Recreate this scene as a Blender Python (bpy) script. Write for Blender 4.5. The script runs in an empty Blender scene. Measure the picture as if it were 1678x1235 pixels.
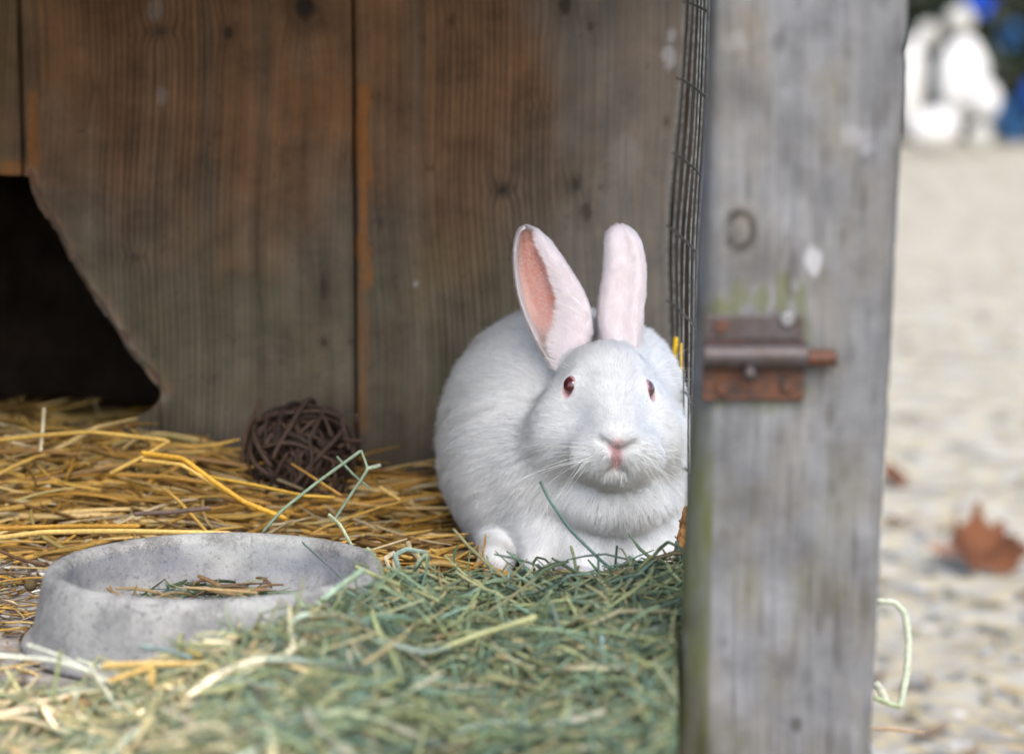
import bpy, math, random
import numpy as np
rng = np.random.default_rng(7)
random.seed(7)
S = bpy.context.scene
COL = S.collection
R_ = math.radians

# ------------------------------------------------------------------ camera
F = 85.0 / 36.0 * 1678.0
PITCH = R_(7.5)
CAMZ = 0.388
cd = bpy.data.cameras.new('camera')
cam = bpy.data.objects.new('camera', cd); COL.objects.link(cam)
cam.location = (0, 0, CAMZ); cam.rotation_euler = (R_(90) - PITCH, 0, 0)
cd.lens = 85; cd.sensor_width = 36; cd.sensor_fit = 'HORIZONTAL'
cd.clip_start = 0.05; cd.clip_end = 500
cd.dof.use_dof = True; cd.dof.focus_distance = 1.75; cd.dof.aperture_fstop = 4.2
S.camera = cam

# ------------------------------------------------------------------ light
w = bpy.data.worlds.new('World'); S.world = w; w.use_nodes = True
nt = w.node_tree; nt.nodes.clear()
sky = nt.nodes.new('ShaderNodeTexSky'); sky.sky_type = 'NISHITA'; sky.sun_disc = False
SUN_EL, SUN_AZ = R_(44), R_(168)       # azimuth from +Y, clockwise: behind the camera, to the right
sky.sun_elevation = SUN_EL; sky.sun_rotation = SUN_AZ
sky.air_density = 1.0; sky.dust_density = 2.0; sky.ozone_density = 0.6
bg = nt.nodes.new('ShaderNodeBackground'); bg.inputs[1].default_value = 0.15
wo = nt.nodes.new('ShaderNodeOutputWorld')
nt.links.new(sky.outputs[0], bg.inputs[0]); nt.links.new(bg.outputs[0], wo.inputs[0])
sd = bpy.data.lights.new('sun', 'SUN'); sd.energy = 1.1; sd.angle = R_(45); sd.color = (1, .97, .93)
sun = bpy.data.objects.new('sun', sd); COL.objects.link(sun)
sun.rotation_euler = (R_(90) - SUN_EL, 0, math.pi - SUN_AZ)
S.view_settings.view_transform = 'Standard'; S.view_settings.look = 'None'
S.view_settings.exposure = 1.52; S.view_settings.gamma = 1; S.view_settings.use_curve_mapping = False
S.cycles.max_bounces = 8; S.cycles.diffuse_bounces = 6; S.cycles.glossy_bounces = 2
S.cycles.transmission_bounces = 3; S.cycles.caustics_reflective = False; S.cycles.caustics_refractive = False
try: S.cycles_curves.shape = 'RIBBONS'
except Exception: pass

# ------------------------------------------------------------------ helpers
def P(px, py, Y):
    """the point at depth Y seen at photo pixel (px, py)"""
    a = (px - 839) / F; b = (617.5 - py) / F
    dy = math.cos(PITCH) + b * math.sin(PITCH); dz = -math.sin(PITCH) + b * math.cos(PITCH)
    t = Y / dy
    return np.array([a * t, Y, CAMZ + dz * t])

def tag(o, label=None, cat=None, group=None, kind=None):
    if label: o['label'] = label
    if cat: o['category'] = cat
    if group: o['group'] = group
    if kind: o['kind'] = kind
    return o

def empty(name, loc=(0, 0, 0)):
    o = bpy.data.objects.new(name, None); COL.objects.link(o); o.location = loc
    o.empty_display_size = .05
    return o

def new_mesh(name, V, Fc, mat=None, smooth=True, attrs=None):
    me = bpy.data.meshes.new(name)
    V = np.asarray(V, dtype=np.float32)
    if isinstance(Fc, np.ndarray):
        n, k = Fc.shape
        me.vertices.add(len(V)); me.vertices.foreach_set('co', V.ravel())
        me.loops.add(n * k); me.loops.foreach_set('vertex_index', Fc.astype(np.int32).ravel())
        me.polygons.add(n); me.polygons.foreach_set('loop_start', np.arange(0, n * k, k, dtype=np.int32))
        me.update(calc_edges=True)
    else:
        me.from_pydata([tuple(v) for v in V.tolist()], [], [tuple(int(i) for i in f) for f in Fc]); me.update()
    me.polygons.foreach_set('use_smooth', np.full(len(me.polygons), smooth))
    for k, (ty, arr) in (attrs or {}).items():
        at = me.attributes.new(k, ty, 'POINT')
        arr = np.asarray(arr, dtype=np.float32)
        if ty == 'FLOAT_COLOR':
            if arr.shape[1] == 3: arr = np.hstack([arr, np.ones((len(arr), 1), np.float32)])
            at.data.foreach_set('color', arr.ravel())
        else: at.data.foreach_set('value', arr.ravel())
    if mat: me.materials.append(mat)
    return me

def obj(name, me, parent=None):
    o = bpy.data.objects.new(name, me); COL.objects.link(o)
    if parent is not None:
        o.parent = parent
    return o

def at_root(name, V, Fc, mat, parent, smooth=True, attrs=None):
    """V in world coordinates; parent is an Empty placed by translation only"""
    b = np.array(parent.location)
    p = parent.parent
    while p is not None: b = b + np.array(p.location); p = p.parent
    return obj(name, new_mesh(name, np.asarray(V) - b, Fc, mat, smooth, attrs), parent)

class N:
    """tiny node builder"""
    def __init__(s, name, rough=.8, spec=.3):
        s.m = bpy.data.materials.new(name); s.m.use_nodes = True
        s.t = s.m.node_tree; s.b = s.t.nodes['Principled BSDF']
        s.b.inputs['Roughness'].default_value = rough
        s.b.inputs['Specular IOR Level'].default_value = spec
    def n(s, ty, **k):
        x = s.t.nodes.new(ty)
        for a, v in k.items(): setattr(x, a, v)
        return x
    def set(s, sock, v):
        if hasattr(v, 'is_linked') or isinstance(v, bpy.types.NodeSocket): s.t.links.new(v, sock)
        else:
            if isinstance(v, (tuple, list)) and len(v) == 3 and sock.type == 'RGBA': v = (*v, 1)
            sock.default_value = v
    def math(s, op, a, b=0.0, c=None, clamp=False):
        x = s.n('ShaderNodeMath', operation=op, use_clamp=clamp)
        s.set(x.inputs[0], a); s.set(x.inputs[1], b)
        if c is not None: s.set(x.inputs[2], c)
        return x.outputs[0]
    def mix(s, f, a, b, mode='MIX'):
        x = s.n('ShaderNodeMix', data_type='RGBA', blend_type=mode)
        s.set(x.inputs[0], f); s.set(x.inputs[6], a); s.set(x.inputs[7], b)
        return x.outputs[2]
    def ramp(s, v, lo, hi, a=0.0, b=1.0):
        x = s.n('ShaderNodeMapRange'); x.clamp = True
        s.set(x.inputs[0], v); s.set(x.inputs[1], lo); s.set(x.inputs[2], hi); s.set(x.inputs[3], a); s.set(x.inputs[4], b)
        return x.outputs[0]
    def attr(s, name, out='Fac'):
        x = s.n('ShaderNodeAttribute'); x.attribute_name = name
        return x.outputs[out]
    def vec(s, x, y, z):
        c = s.n('ShaderNodeCombineXYZ'); s.set(c.inputs[0], x); s.set(c.inputs[1], y); s.set(c.inputs[2], z)
        return c.outputs[0]
    def sep(s, v):
        c = s.n('ShaderNodeSeparateXYZ'); s.set(c.inputs[0], v); return c.outputs
    def seprgb(s, v):
        c = s.n('ShaderNodeSeparateColor'); s.set(c.inputs[0], v); return c.outputs
    def coord(s): return s.n('ShaderNodeTexCoord').outputs['Object']
    def noise(s, v, scale, detail=3, rough=.55):
        x = s.n('ShaderNodeTexNoise'); s.set(x.inputs['Vector'], v)
        x.inputs['Scale'].default_value = scale; x.inputs['Detail'].default_value = detail; x.inputs['Roughness'].default_value = rough
        return x.outputs[0]
    def bump(s, h, strength=.3, dist=.001):
        x = s.n('ShaderNodeBump'); s.set(x.inputs['Height'], h)
        x.inputs['Strength'].default_value = strength; x.inputs['Distance'].default_value = dist
        s.t.links.new(x.outputs[0], s.b.inputs['Normal'])
    def col(s, c): s.set(s.b.inputs['Base Color'], c)

def sstep(x, a, b):
    t = np.clip((x - a) / (b - a), 0, 1); return t * t * (3 - 2 * t)

def smooth_path(pts, K=14, ten=.75):
    pts = np.array(pts, float); d = np.r_[0, np.cumsum(np.linalg.norm(np.diff(pts, axis=0), axis=1))]; d /= d[-1]
    t = np.linspace(0, 1, K)
    if len(pts) < 3: return np.stack([np.interp(t, d, pts[:, i]) for i in range(3)], 1)
    out = np.zeros((K, 3)); m = np.gradient(pts, d, axis=0) * ten
    for q, tv in enumerate(t):
        k = min(max(np.searchsorted(d, tv) - 1, 0), len(d) - 2); h = d[k + 1] - d[k]; u = (tv - d[k]) / h
        out[q] = (2*u**3 - 3*u*u + 1) * pts[k] + (u**3 - 2*u*u + u) * h * m[k] + (-2*u**3 + 3*u*u) * pts[k+1] + (u**3 - u*u) * h * m[k+1]
    return out


_tab = rng.random((256, 256)).astype(np.float32)
def vnoise(x, y):
    xi = np.floor(x).astype(int); yi = np.floor(y).astype(int); fx = x - xi; fy = y - yi
    fx = fx * fx * (3 - 2 * fx); fy = fy * fy * (3 - 2 * fy)
    g = lambda i, j: _tab[i & 255, j & 255]
    return (g(xi, yi) * (1 - fx) + g(xi + 1, yi) * fx) * (1 - fy) + (g(xi, yi + 1) * (1 - fx) + g(xi + 1, yi + 1) * fx) * fy
def fbm(x, y, o=3):
    v = 0; a = .5
    for k in range(o): v = v + a * vnoise(x * 2 ** k + 17.3 * k, y * 2 ** k + 9.1 * k); a *= .5
    return v

# ------------------------------------------------------------------ materials
def wood_material(name, grey, warm, seed=0.0, line=.0055, rough=.85, soft=1.0):
    m = N(name, rough, .2)
    gx = m.attr('gx'); c = m.sep(m.coord()); z = c[2]
    mk = m.seprgb(m.attr('mask', 'Color')); mk2 = m.seprgb(m.attr('mask2', 'Color'))
    streak = m.noise(m.vec(m.math('MULTIPLY', gx, 130.0), seed, m.math('MULTIPLY', z, 2.2)), 1.0, 5, .62)
    fine = m.noise(m.vec(m.math('MULTIPLY', gx, 620.0), seed + 3, m.math('MULTIPLY', z, 9.0)), 1.0, 3, .6)
    wob = m.noise(m.vec(m.math('MULTIPLY', gx, 40.0), seed + 8, m.math('MULTIPLY', z, 3.0)), 1.0, 3)
    ph = m.math('ADD', m.math('MULTIPLY', gx, 2 * math.pi / line), m.math('MULTIPLY', wob, 9.0))
    wave = m.math('MULTIPLY_ADD', m.math('SINE', ph), .5, .5)
    wave = m.math('POWER', wave, 2.2)
    blotch = m.noise(m.vec(c[0], c[1], z), 22.0, 5, .65)
    speck = m.noise(m.vec(c[0], c[1], z), 210.0, 3, .7)
    col = m.mix(mk[0], grey, warm)
    val = m.math('ADD', m.ramp(streak, .25, .75, 1 - .38 * soft, 1 + .28 * soft), m.ramp(fine, .3, .7, -.16, .16))
    val = m.math('MULTIPLY', val, m.math('SUBTRACT', 1.0, m.math('MULTIPLY', m.math('MULTIPLY', wave, mk2[2]), .44)))
    val = m.math('MULTIPLY', val, m.ramp(blotch, .32, .70, .68, 1.36))
    val = m.math('MULTIPLY', val, m.ramp(speck, .25, .42, 1 - .28 * soft, 1.0))
    vv = m.vec(val, val, val)
    col = m.mix(1.0, col, vv, 'MULTIPLY')
    col = m.mix(m.math('MULTIPLY', mk[2], m.ramp(m.math('ADD', m.math('MULTIPLY', streak, .6), m.math('MULTIPLY', speck, .4)), .38, .58, .35, 1.0)), col, (.26, .095, .020))
    col = m.mix(mk2[0], col, (.080, .086, .028))
    col = m.mix(mk2[1], col, (.40, .40, .42))
    col = m.mix(mk[1], col, (.018, .013, .009))
    m.col(col)
    h = m.math('SUBTRACT', m.math('ADD', m.math('MULTIPLY', streak, .6), m.math('MULTIPLY', fine, .3)), m.math('MULTIPLY', m.math('MULTIPLY', wave, mk2[2]), .8))
    m.bump(h, .55, .0012)
    return m.m

def blade_material(name, rough=.6, trans=.25):
    m = N(name, rough, .35)
    c = m.attr('col', 'Color')
    n1 = m.noise(m.coord(), 380.0, 2)
    v = m.ramp(n1, .3, .7, .8, 1.18)
    col = m.mix(1.0, c, m.vec(v, v, v), 'MULTIPLY')
    m.col(col)
    tr = m.n('ShaderNodeBsdfTranslucent'); m.set(tr.inputs[0], col)
    mx = m.n('ShaderNodeMixShader'); mx.inputs[0].default_value = trans
    m.t.links.new(m.b.outputs[0], mx.inputs[1]); m.t.links.new(tr.outputs[0], mx.inputs[2])
    m.t.links.new(mx.outputs[0], m.t.nodes['Material Output'].inputs[0])
    return m.m

M_PLANK = wood_material('weathered_plank', (.097, .079, .058), (.148, .079, .041), 1.0)
M_POSTW = wood_material('grey_post_wood', (.128, .129, .135), (.115, .10, .08), 5.0, line=.012, soft=.20)
M_DARKW = wood_material('dark_weathered_wood', (.040, .030, .024), (.05, .03, .02), 9.0, line=.009)
M_BLADE = blade_material('dry_grass'); M_STRAW = blade_material('straw_stalks', .45, .15)
mm = N('shade_toned_wood', .9, .1)
mm.col(mm.mix(mm.ramp(mm.noise(mm.coord(), 30, 4), .3, .7), (.012, .009, .007), (.035, .024, .018))); M_INT = mm.m  # near black: shade inside the hole put into the wood colour
mm = N('old_floor_wood', .85, .2)
cc = mm.sep(mm.coord())
nn = mm.noise(mm.vec(mm.math('MULTIPLY', cc[0], 6.0), mm.math('MULTIPLY', cc[1], 60.0), 0.0), 1.0, 5, .6)
cl = mm.mix(mm.ramp(nn, .3, .7), (.16, .14, .12), (.34, .31, .28))
mm.col(mm.mix(mm.ramp(mm.noise(mm.coord(), 45, 5, .7), .5, .7), cl, (.42, .40, .37)))
mm.bump(nn, .5, .001); M_FLOOR = mm.m
mm = N('galvanised_wire', .45, .5); mm.b.inputs['Metallic'].default_value = .6
mm.col(mm.mix(mm.ramp(mm.noise(mm.coord(), 150, 4), .4, .6), (.10, .105, .10), (.20, .205, .20))); M_WIRE = mm.m

# ================================================================== SETTING
# ground outdoors, one sheet to the horizon
GZ = -0.40
mm = N('sandy_ground', .95, .1)
oc = mm.coord()
a = mm.noise(oc, 9.0, 5, .6); b = mm.noise(oc, 1.3, 4, .6); c3 = mm.noise(oc, 28.0, 4, .65)
g = mm.mix(mm.ramp(a, .38, .62), (.28, .252, .205), (.395, .365, .305))
g = mm.mix(mm.math('MULTIPLY', mm.ramp(c3, .48, .62), .75), g, (.50, .39, .19))
g = mm.mix(mm.ramp(b, .58, .70, 0, .35), g, (.40, .32, .23))
g = mm.mix(mm.ramp(mm.noise(oc, 17, 3), .62, .72, 0, .8), g, (.68, .67, .65))
mm.col(g); mm.bump(a, .6, .02); M_GROUND = mm.m
gx_ = np.linspace(-1, 1, 60); gx_ = np.sign(gx_) * np.abs(gx_) ** 3 * 200
gy_ = np.linspace(-1, 1, 80); gy_ = np.sign(gy_) * np.abs(gy_) ** 3 * 220
GX, GY = np.meshgrid(gx_, gy_, indexing='ij')
GV = np.stack([GX, GY, np.full_like(GX, GZ) + .012 * (fbm(GX * 3 + 50, GY * 3 + 50) - .45) * (np.hypot(GX, GY) < 40)], -1).reshape(-1, 3)
def gridfaces(nu, nv, off=0):
    i = np.arange(nu - 1)[:, None]; j = np.arange(nv - 1)[None, :]
    a = i * nv + j
    return (np.stack([a, a + nv, a + nv + 1, a + 1], -1).reshape(-1, 4) + off)
o = obj('ground', new_mesh('ground', GV, gridfaces(60, 80), M_GROUND)); tag(o, kind='structure')

def box(x0, x1, y0, y1, z0, z1):
    V = np.array([(x, y, z) for x in (x0, x1) for y in (y0, y1) for z in (z0, z1)], dtype=float)
    Fc = np.array([(0, 1, 3, 2), (4, 6, 7, 5), (0, 4, 5, 1), (2, 3, 7, 6), (0, 2, 6, 4), (1, 5, 7, 3)])
    return V, Fc

def bevel(o, wdt=.002, seg=2):
    md = o.modifiers.new('bevel', 'BEVEL'); md.width = wdt; md.segments = seg; md.limit_method = 'ANGLE'

# floor of the hutch: a slab and the boards on it
V, Fc = box(-.76, .070, 1.02, 2.62, -.075, -.022)
fl = obj('floor', new_mesh('floor', V, Fc, M_INT, False)); tag(fl, kind='structure')
yy = 1.02
while yy < 2.6:
    V, Fc = box(-.76, .0700 * yy if yy < 1.38 else .150, yy, min(yy + .116, 2.62), -.0215, -.0005 - random.random() * .0015)
    b_ = obj('floor_board', new_mesh('floor_board', V, Fc, M_FLOOR, False), fl); bevel(b_)
    yy += .12

# ------------------------------------------------------------------ plank wall
WY = 2.12
wall = empty('plank_wall', (0, WY, 0))
tag(wall, 'weathered brown plank wall of the hutch behind the rabbit', 'wall')
def xz(px, py, Y=WY):
    p = P(px, py, Y); return p[0], p[2]
TOPZ = .60
def kn(px, py, r, s=1.0, el=1.6, Y=WY):
    x, z = xz(px, py, Y); k = Y / F
    return (x, z, r * k, s, el)
KNOTS = [kn(375, 55, 9, .9), kn(500, 12, 20, .95, 1.3), kn(823, 312, 10, 1, .8), kn(943, 303, 7, .8), kn(960, 348, 12, .7),
         kn(262, 52, 12, .7, .6), kn(530, 470, 7, .7, 4), kn(531, 560, 7, .8, 1.2), kn(925, 8, 14, .8, 1.5), kn(842, 405, 6, .8, 1),
         kn(222, 420, 8, .5, .7), kn(968, 43, 4, .7), kn(740, 35, 5, .7), kn(1092, 200, 5, .6), kn(420, 430, 6, .4, 7), kn(885, 174, 6, .4, .6),
         kn(625, 365, 4, .5), kn(705, 275, 5, .4, .6), kn(135, 215, 5, .5, .6), kn(160, 145, 6, .35, 1.5)]
def smear(X, Z, px0, px1, py0, py1, f=6, Y=WY):
    x0, z1 = xz(px0, py0, Y); x1, z0 = xz(px1, py1, Y); k = f * Y / F
    n = (fbm(X * 160 + 5, Z * 45) - .45) * 20 * Y / F
    return sstep(X + n, x0 - k * .5, x0 + k * .5) * (1 - sstep(X + n, x1 - k, x1 + k)) * sstep(Z + n, z0 - k * 3, z0 + k) * (1 - sstep(Z + n, z1 - k, z1 + k))
def wood_attrs(V, seed, kind):
    X, Z = V[:, 0], V[:, 2]
    gx = X.astype(float) + seed * .37 + .004 * np.sin(Z * 9 + seed) + .0022 * np.sin(Z * 23 + seed * 2)
    dark = np.zeros(len(V)); n = fbm(X * 240 + seed, Z * 240, 2) - .4
    for (kx, kz, r, s, el) in KNOTS:
        dx = (X - kx) / r; dz = (Z - kz) / (r * el)
        d = np.sqrt(dx * dx + dz * dz) + n * .6
        dark = np.maximum(dark, s * (1 - sstep(d, .45, 1.25)))
        gx = gx + r * 1.1 * np.tanh(dx * 1.2) * np.exp(-(dx / 2.6) ** 2 - (dz / 2.2) ** 2)
        dark = np.maximum(dark, s * .35 * (1 - sstep(d, 1.2, 2.6)))
    pxv = X * F / WY + 839; pyv = 617.5 - (np.arctan2(Z - CAMZ, WY) + PITCH) * F
    nn = fbm(X * 18 + seed * 3, Z * 14) - .45
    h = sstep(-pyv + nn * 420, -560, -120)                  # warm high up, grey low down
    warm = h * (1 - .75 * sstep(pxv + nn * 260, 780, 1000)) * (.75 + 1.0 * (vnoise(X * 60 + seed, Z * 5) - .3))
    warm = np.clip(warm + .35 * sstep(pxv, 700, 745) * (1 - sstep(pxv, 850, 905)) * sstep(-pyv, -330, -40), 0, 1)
    orange = np.zeros(len(V)); green = np.zeros(len(V)); pale = np.zeros(len(V))
    orange = np.maximum(orange, (.65 + .5 * vnoise(X * 300, Z * 25)) * smear(X, Z, 583, 607, 140, 470, 4))
    orange = np.maximum(orange, .45 * smear(X, Z, 583, 603, 470, 700, 5))
    orange = np.maximum(orange, .8 * smear(X, Z, 44, 64, 150, 300, 5))
    orange = np.maximum(orange, .22 * smear(X, Z, 470, 583, 132, 185, 22))
    orange = np.maximum(orange, .75 * smear(X, Z, -20, 46, 266, 292, 3))
    green = .22 * sstep(pyv + nn * 200, 330, 480) * (1 - sstep(pyv, 640, 740)) * (1 - sstep(pxv, 800, 900)) * np.clip(fbm(X * 50, Z * 30 + seed) * 2 - .3, 0, 1)
    green = np.maximum(green, .5 * (1 - sstep(pxv, 20, 60)) * np.clip(fbm(X * 30, Z * 12) * 2 - .4, 0, 1))
    for (a_, b_, r, s) in ((265, 158, 12, .16), (255, 15, 14, .16), (1097, 90, 16, .45), (1100, 60, 10, .4), (682, 466, 4, .5), (1025, 260, 40, .14), (1010, 330, 30, .12)):
        x, z = xz(a_, b_); k = WY / F
        d = np.sqrt(((X - x) / (r * k)) ** 2 + ((Z - z) / (r * 1.6 * k)) ** 2) + n
        pale = np.maximum(pale, s * (1 - sstep(d, .4, 1.1)))
    pale = np.maximum(pale, .09 * sstep(pxv + nn * 260, 830, 1010) * (1 - sstep(pyv, 560, 760)))
    line = .25 + .75 * np.maximum(sstep(pxv + nn * 100, 100, 170) * (1 - sstep(pxv + nn * 100, 330, 430)), sstep(pxv + nn * 100, 690, 740) * (1 - sstep(pxv + nn * 120, 880, 930)))
    dark = np.maximum(dark, .55 * sstep(pyv + nn * 150, 640, 780))        # darker towards the foot of the wall
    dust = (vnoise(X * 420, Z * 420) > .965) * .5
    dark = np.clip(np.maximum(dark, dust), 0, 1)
    return {'gx': ('FLOAT', gx), 'mask': ('FLOAT_COLOR', np.stack([warm, dark, orange], 1)),
            'mask2': ('FLOAT_COLOR', np.stack([green, pale, line], 1))}

def plank_mesh(cols, y0=WY, th=.022, nz=150, edge=None):
    """cols: list of (x, zbottom, ztop) -> front grid + back + rims. edge(x,z)-> push back near worn edge"""
    cols = np.array(cols); nx = len(cols)
    t = np.linspace(0, 1, nz) ** 1.0
    X = np.repeat(cols[:, 0][:, None], nz, 1); Z = cols[:, 1][:, None] * (1 - t) + cols[:, 2][:, None] * t
    Y = np.full_like(X, y0) + .0006 * (fbm(X * 220, Z * 4) - .45) * 2
    bx = np.minimum(X - cols[0, 0], cols[-1, 0] - X)
    Y = Y + .004 * (1 - sstep(bx, 0, .004)) ** 2
    if edge is not None: Y = Y + edge(X, Z)
    A = np.stack([X, Y, Z], -1).reshape(-1, 3); B = A.copy(); B[:, 1] = y0 + th
    n = nx * nz; f = gridfaces(nx, nz)
    fr = f; bk = f[:, ::-1] + n
    i = np.arange(nx - 1); bot = np.stack([i * nz, i * nz + n, (i + 1) * nz + n, (i + 1) * nz], 1)
    tp = i * nz + nz - 1; top = np.stack([tp, tp + nz, tp + nz + n, tp + n], 1)
    j = np.arange(nz - 1); lf = np.stack([j, j + 1, j + 1 + n, j + n], 1)
    r0 = (nx - 1) * nz + j; rt = np.stack([r0, r0 + n, r0 + 1 + n, r0 + 1], 1)
    return np.vstack([A, B]), np.vstack([fr, bk, bot, top, lf, rt])

def xs(px): return xz(px, 617, WY)[0]
# hole outline, in the wall's own plane (x, z), traced from top to lip
hole = [xz(*p) for p in ((45, 286), (50, 318), (62, 342), (92, 382), (112, 425), (134, 462), (160, 503), (190, 545), (214, 585), (236, 608), (253, 630), (262, 646))]
lip = [xz(*p) for p in ((200, 700), (222, 686), (244, 672), (258, 660), (262, 646))]
hx = np.array([h[0] for h in hole]); hz = np.array([h[1] for h in hole])
lx = np.array([h[0] for h in lip]); lz = np.array([h[1] for h in lip])
def gnaw(X): return .0034 * (fbm(X * 300, X * 0 + 3, 4) - .45) * 2
hd = np.stack([np.interp(np.linspace(0, 1, 160), np.linspace(0, 1, len(hx)), hx), np.interp(np.linspace(0, 1, 160), np.linspace(0, 1, len(hz)), hz)], 1)
def holedist(X, Z):
    d = np.full(X.shape, 9.0)
    for (a_, b_) in hd: d = np.minimum(d, np.hypot(X - a_, Z - b_))
    return d
def worn(X, Z):
    d = holedist(X, Z); w_ = .009 + .018 * (fbm(X * 110, Z * 110) - .45)
    return .007 * (1 - sstep(d, 0, w_)) ** 1.5 + .0012 * (fbm(X * 500, Z * 500, 2) - .4) * (1 - sstep(d, .0, .016))

G = .0008
def make_plank(cols_list, seed, edge=None, nz=150, label=None):
    Vs, Fs, off = [], [], 0
    for cols in cols_list:
        V, f = plank_mesh(cols, nz=nz, edge=edge); Vs.append(V); Fs.append(f + off); off += len(V)
    V = np.vstack(Vs); f = np.vstack(Fs)
    at = wood_attrs(V, seed, 0)
    if edge is not None:
        d = holedist(V[:, 0], V[:, 2]); mk = at['mask'][1]
        wv = (1 - sstep(d, .003, .013)) * np.clip(fbm(V[:, 0] * 260, V[:, 2] * 260) * 2.2, 0, 1)
        mk[:, 0] = np.maximum(mk[:, 0], .75 * (1 - sstep(d, .002, .02)) * vnoise(V[:, 0] * 150, V[:, 2] * 150) * 1.3); mk[:, 2] = np.maximum(mk[:, 2], .26 * wv * sstep(V[:, 2], .15, .33))
        at['mask2'][1][:, 2] *= sstep(d, .004, .02); at['mask2'][1][:, 1] = np.maximum(at['mask2'][1][:, 1], .12 * wv)
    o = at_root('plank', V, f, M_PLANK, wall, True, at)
    if label: o['label'] = label
    for p in o.data.polygons: pass
    return o
# leftmost planks end above the hole
hz0 = xz(20, 285)[1]
make_plank([[(x, hz0 + .0015 * math.sin(x * 90), TOPZ) for x in np.linspace(xs(-160), xs(45) - G, 50)]], 0.3, nz=90, label='short greenish plank ending above the hole')
make_plank([[(x, hz0 - .0, TOPZ) for x in np.linspace(-.74, xs(-160) - 2 * G, 30)]], 2.1, nz=60)
colsB = []
for x in np.concatenate([np.linspace(xs(45) + G, xs(262), 90), np.linspace(xs(262) + .0008, xs(583) - G, 90)]):
    if x <= hx[-1]:
        colsB.append((x, np.interp(x, hx, hz) + gnaw(np.array([x]))[0], TOPZ))
    else: colsB.append((x, -.018 if x > hx[-1] + .0005 else hz[-1], TOPZ))
lipc = [(x, -.018, np.interp(x, lx, lz) + .4 * gnaw(np.array([x]))[0]) for x in np.linspace(lx[0] - .06, lx[-1], 40)]
for i, (x, a_, b_) in enumerate(lipc):
    if x < lx[0]: lipc[i] = (x, -.018, lz[0] - (lx[0] - x) * .55)
make_plank([colsB, lipc], 1.0, edge=worn, nz=200, label='wide plank with the gnawed edge of the hole')
def wallright(z):   # wavy natural edge of the right plank
    return 0
colsC = [(x, -.018, TOPZ) for x in np.linspace(xs(583) + G, xs(1108), 150)]
cV, cF = plank_mesh(colsC, nz=190)
# waney right edge: outline follows the photo
ez = np.array([xz(0, y)[1] for y in (-300, 0, 60, 120, 180, 250, 330, 420, 520, 620, 780)])[::-1]
ex = np.array([xs(v) for v in (1120, 1119, 1117, 1114, 1110, 1102, 1096, 1094, 1097, 1098, 1100)])[::-1]
x0c = xs(583) + G; tt = (cV[:, 0] - x0c) / (xs(1108) - x0c)
cV[:, 0] = x0c + tt * (np.interp(cV[:, 2], ez, ex) - x0c)
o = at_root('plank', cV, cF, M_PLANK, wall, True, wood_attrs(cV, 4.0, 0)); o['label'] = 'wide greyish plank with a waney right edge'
# corner board, dark, behind the mesh
cb = empty('corner_board', (.19, 2.17, -.4)); tag(cb, 'dark weathered corner board behind the wire mesh at the end of the plank wall', 'board')
xb = np.linspace(xs(1088), xs(1088) + .13, 46)
V, f = plank_mesh([(x, -.39, TOPZ) for x in xb], y0=2.150, th=.03, nz=80)
V[:, 1] += .004 * np.abs(np.sin(V[:, 0] * 260)) * (V[:, 1] < 2.17)
at = wood_attrs(V, 6.0, 0); at['mask'][1][:, 2] = 0; at['mask2'][1][:] = (0, 0, 1)
at_root('board', V, f, M_DARKW, cb, True, at)

# shelter round it: unseen roof added to block light, left wall, inner box (outside the frame or in the dark)
roof = empty('unseen_roof', (0, 1.9, TOPZ)); tag(roof, 'unseen plank roof over the hutch, blocking light from above the rabbit', 'roof')
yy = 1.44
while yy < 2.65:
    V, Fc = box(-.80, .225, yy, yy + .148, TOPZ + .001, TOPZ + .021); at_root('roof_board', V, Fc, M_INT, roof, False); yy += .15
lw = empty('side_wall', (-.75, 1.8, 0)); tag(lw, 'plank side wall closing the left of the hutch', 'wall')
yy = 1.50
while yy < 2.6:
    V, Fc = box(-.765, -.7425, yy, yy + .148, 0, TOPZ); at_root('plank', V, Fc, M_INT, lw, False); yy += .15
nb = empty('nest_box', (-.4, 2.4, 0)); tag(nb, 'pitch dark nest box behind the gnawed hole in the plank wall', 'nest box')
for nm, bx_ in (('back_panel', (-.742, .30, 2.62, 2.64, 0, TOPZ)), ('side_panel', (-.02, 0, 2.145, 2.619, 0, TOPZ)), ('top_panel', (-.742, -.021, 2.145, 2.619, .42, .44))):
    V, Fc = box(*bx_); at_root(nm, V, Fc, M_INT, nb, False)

# ------------------------------------------------------------------ post
post = empty('wooden_post', (.15, 1.40, GZ)); tag(post, 'thick grey weathered wooden post in the foreground right of the rabbit', 'post')
PY0, PY1 = 1.35, 1.490
def post_x(z, side):
    y0 = P(0, 0, PY0)[2]; y1 = P(0, 1235, PY0)[2]
    l0, l1 = P(1177, 0, PY0)[0], P(1149, 1235, PY0)[0]; r0, r1 = P(1494, 0, PY0)[0], P(1431, 1235, PY0)[0]
    t = (z - y0) / (y1 - y0)
    return l0 + (l1 - l0) * t if side < 0 else r0 + (r1 - r0) * t
nz = 420; nper = 72
zs_ = np.concatenate([np.linspace(GZ, -.05, 40), np.linspace(-.049, .5, nz - 60), np.linspace(.502, TOPZ - .001, 20)]); nz = len(zs_)
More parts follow.
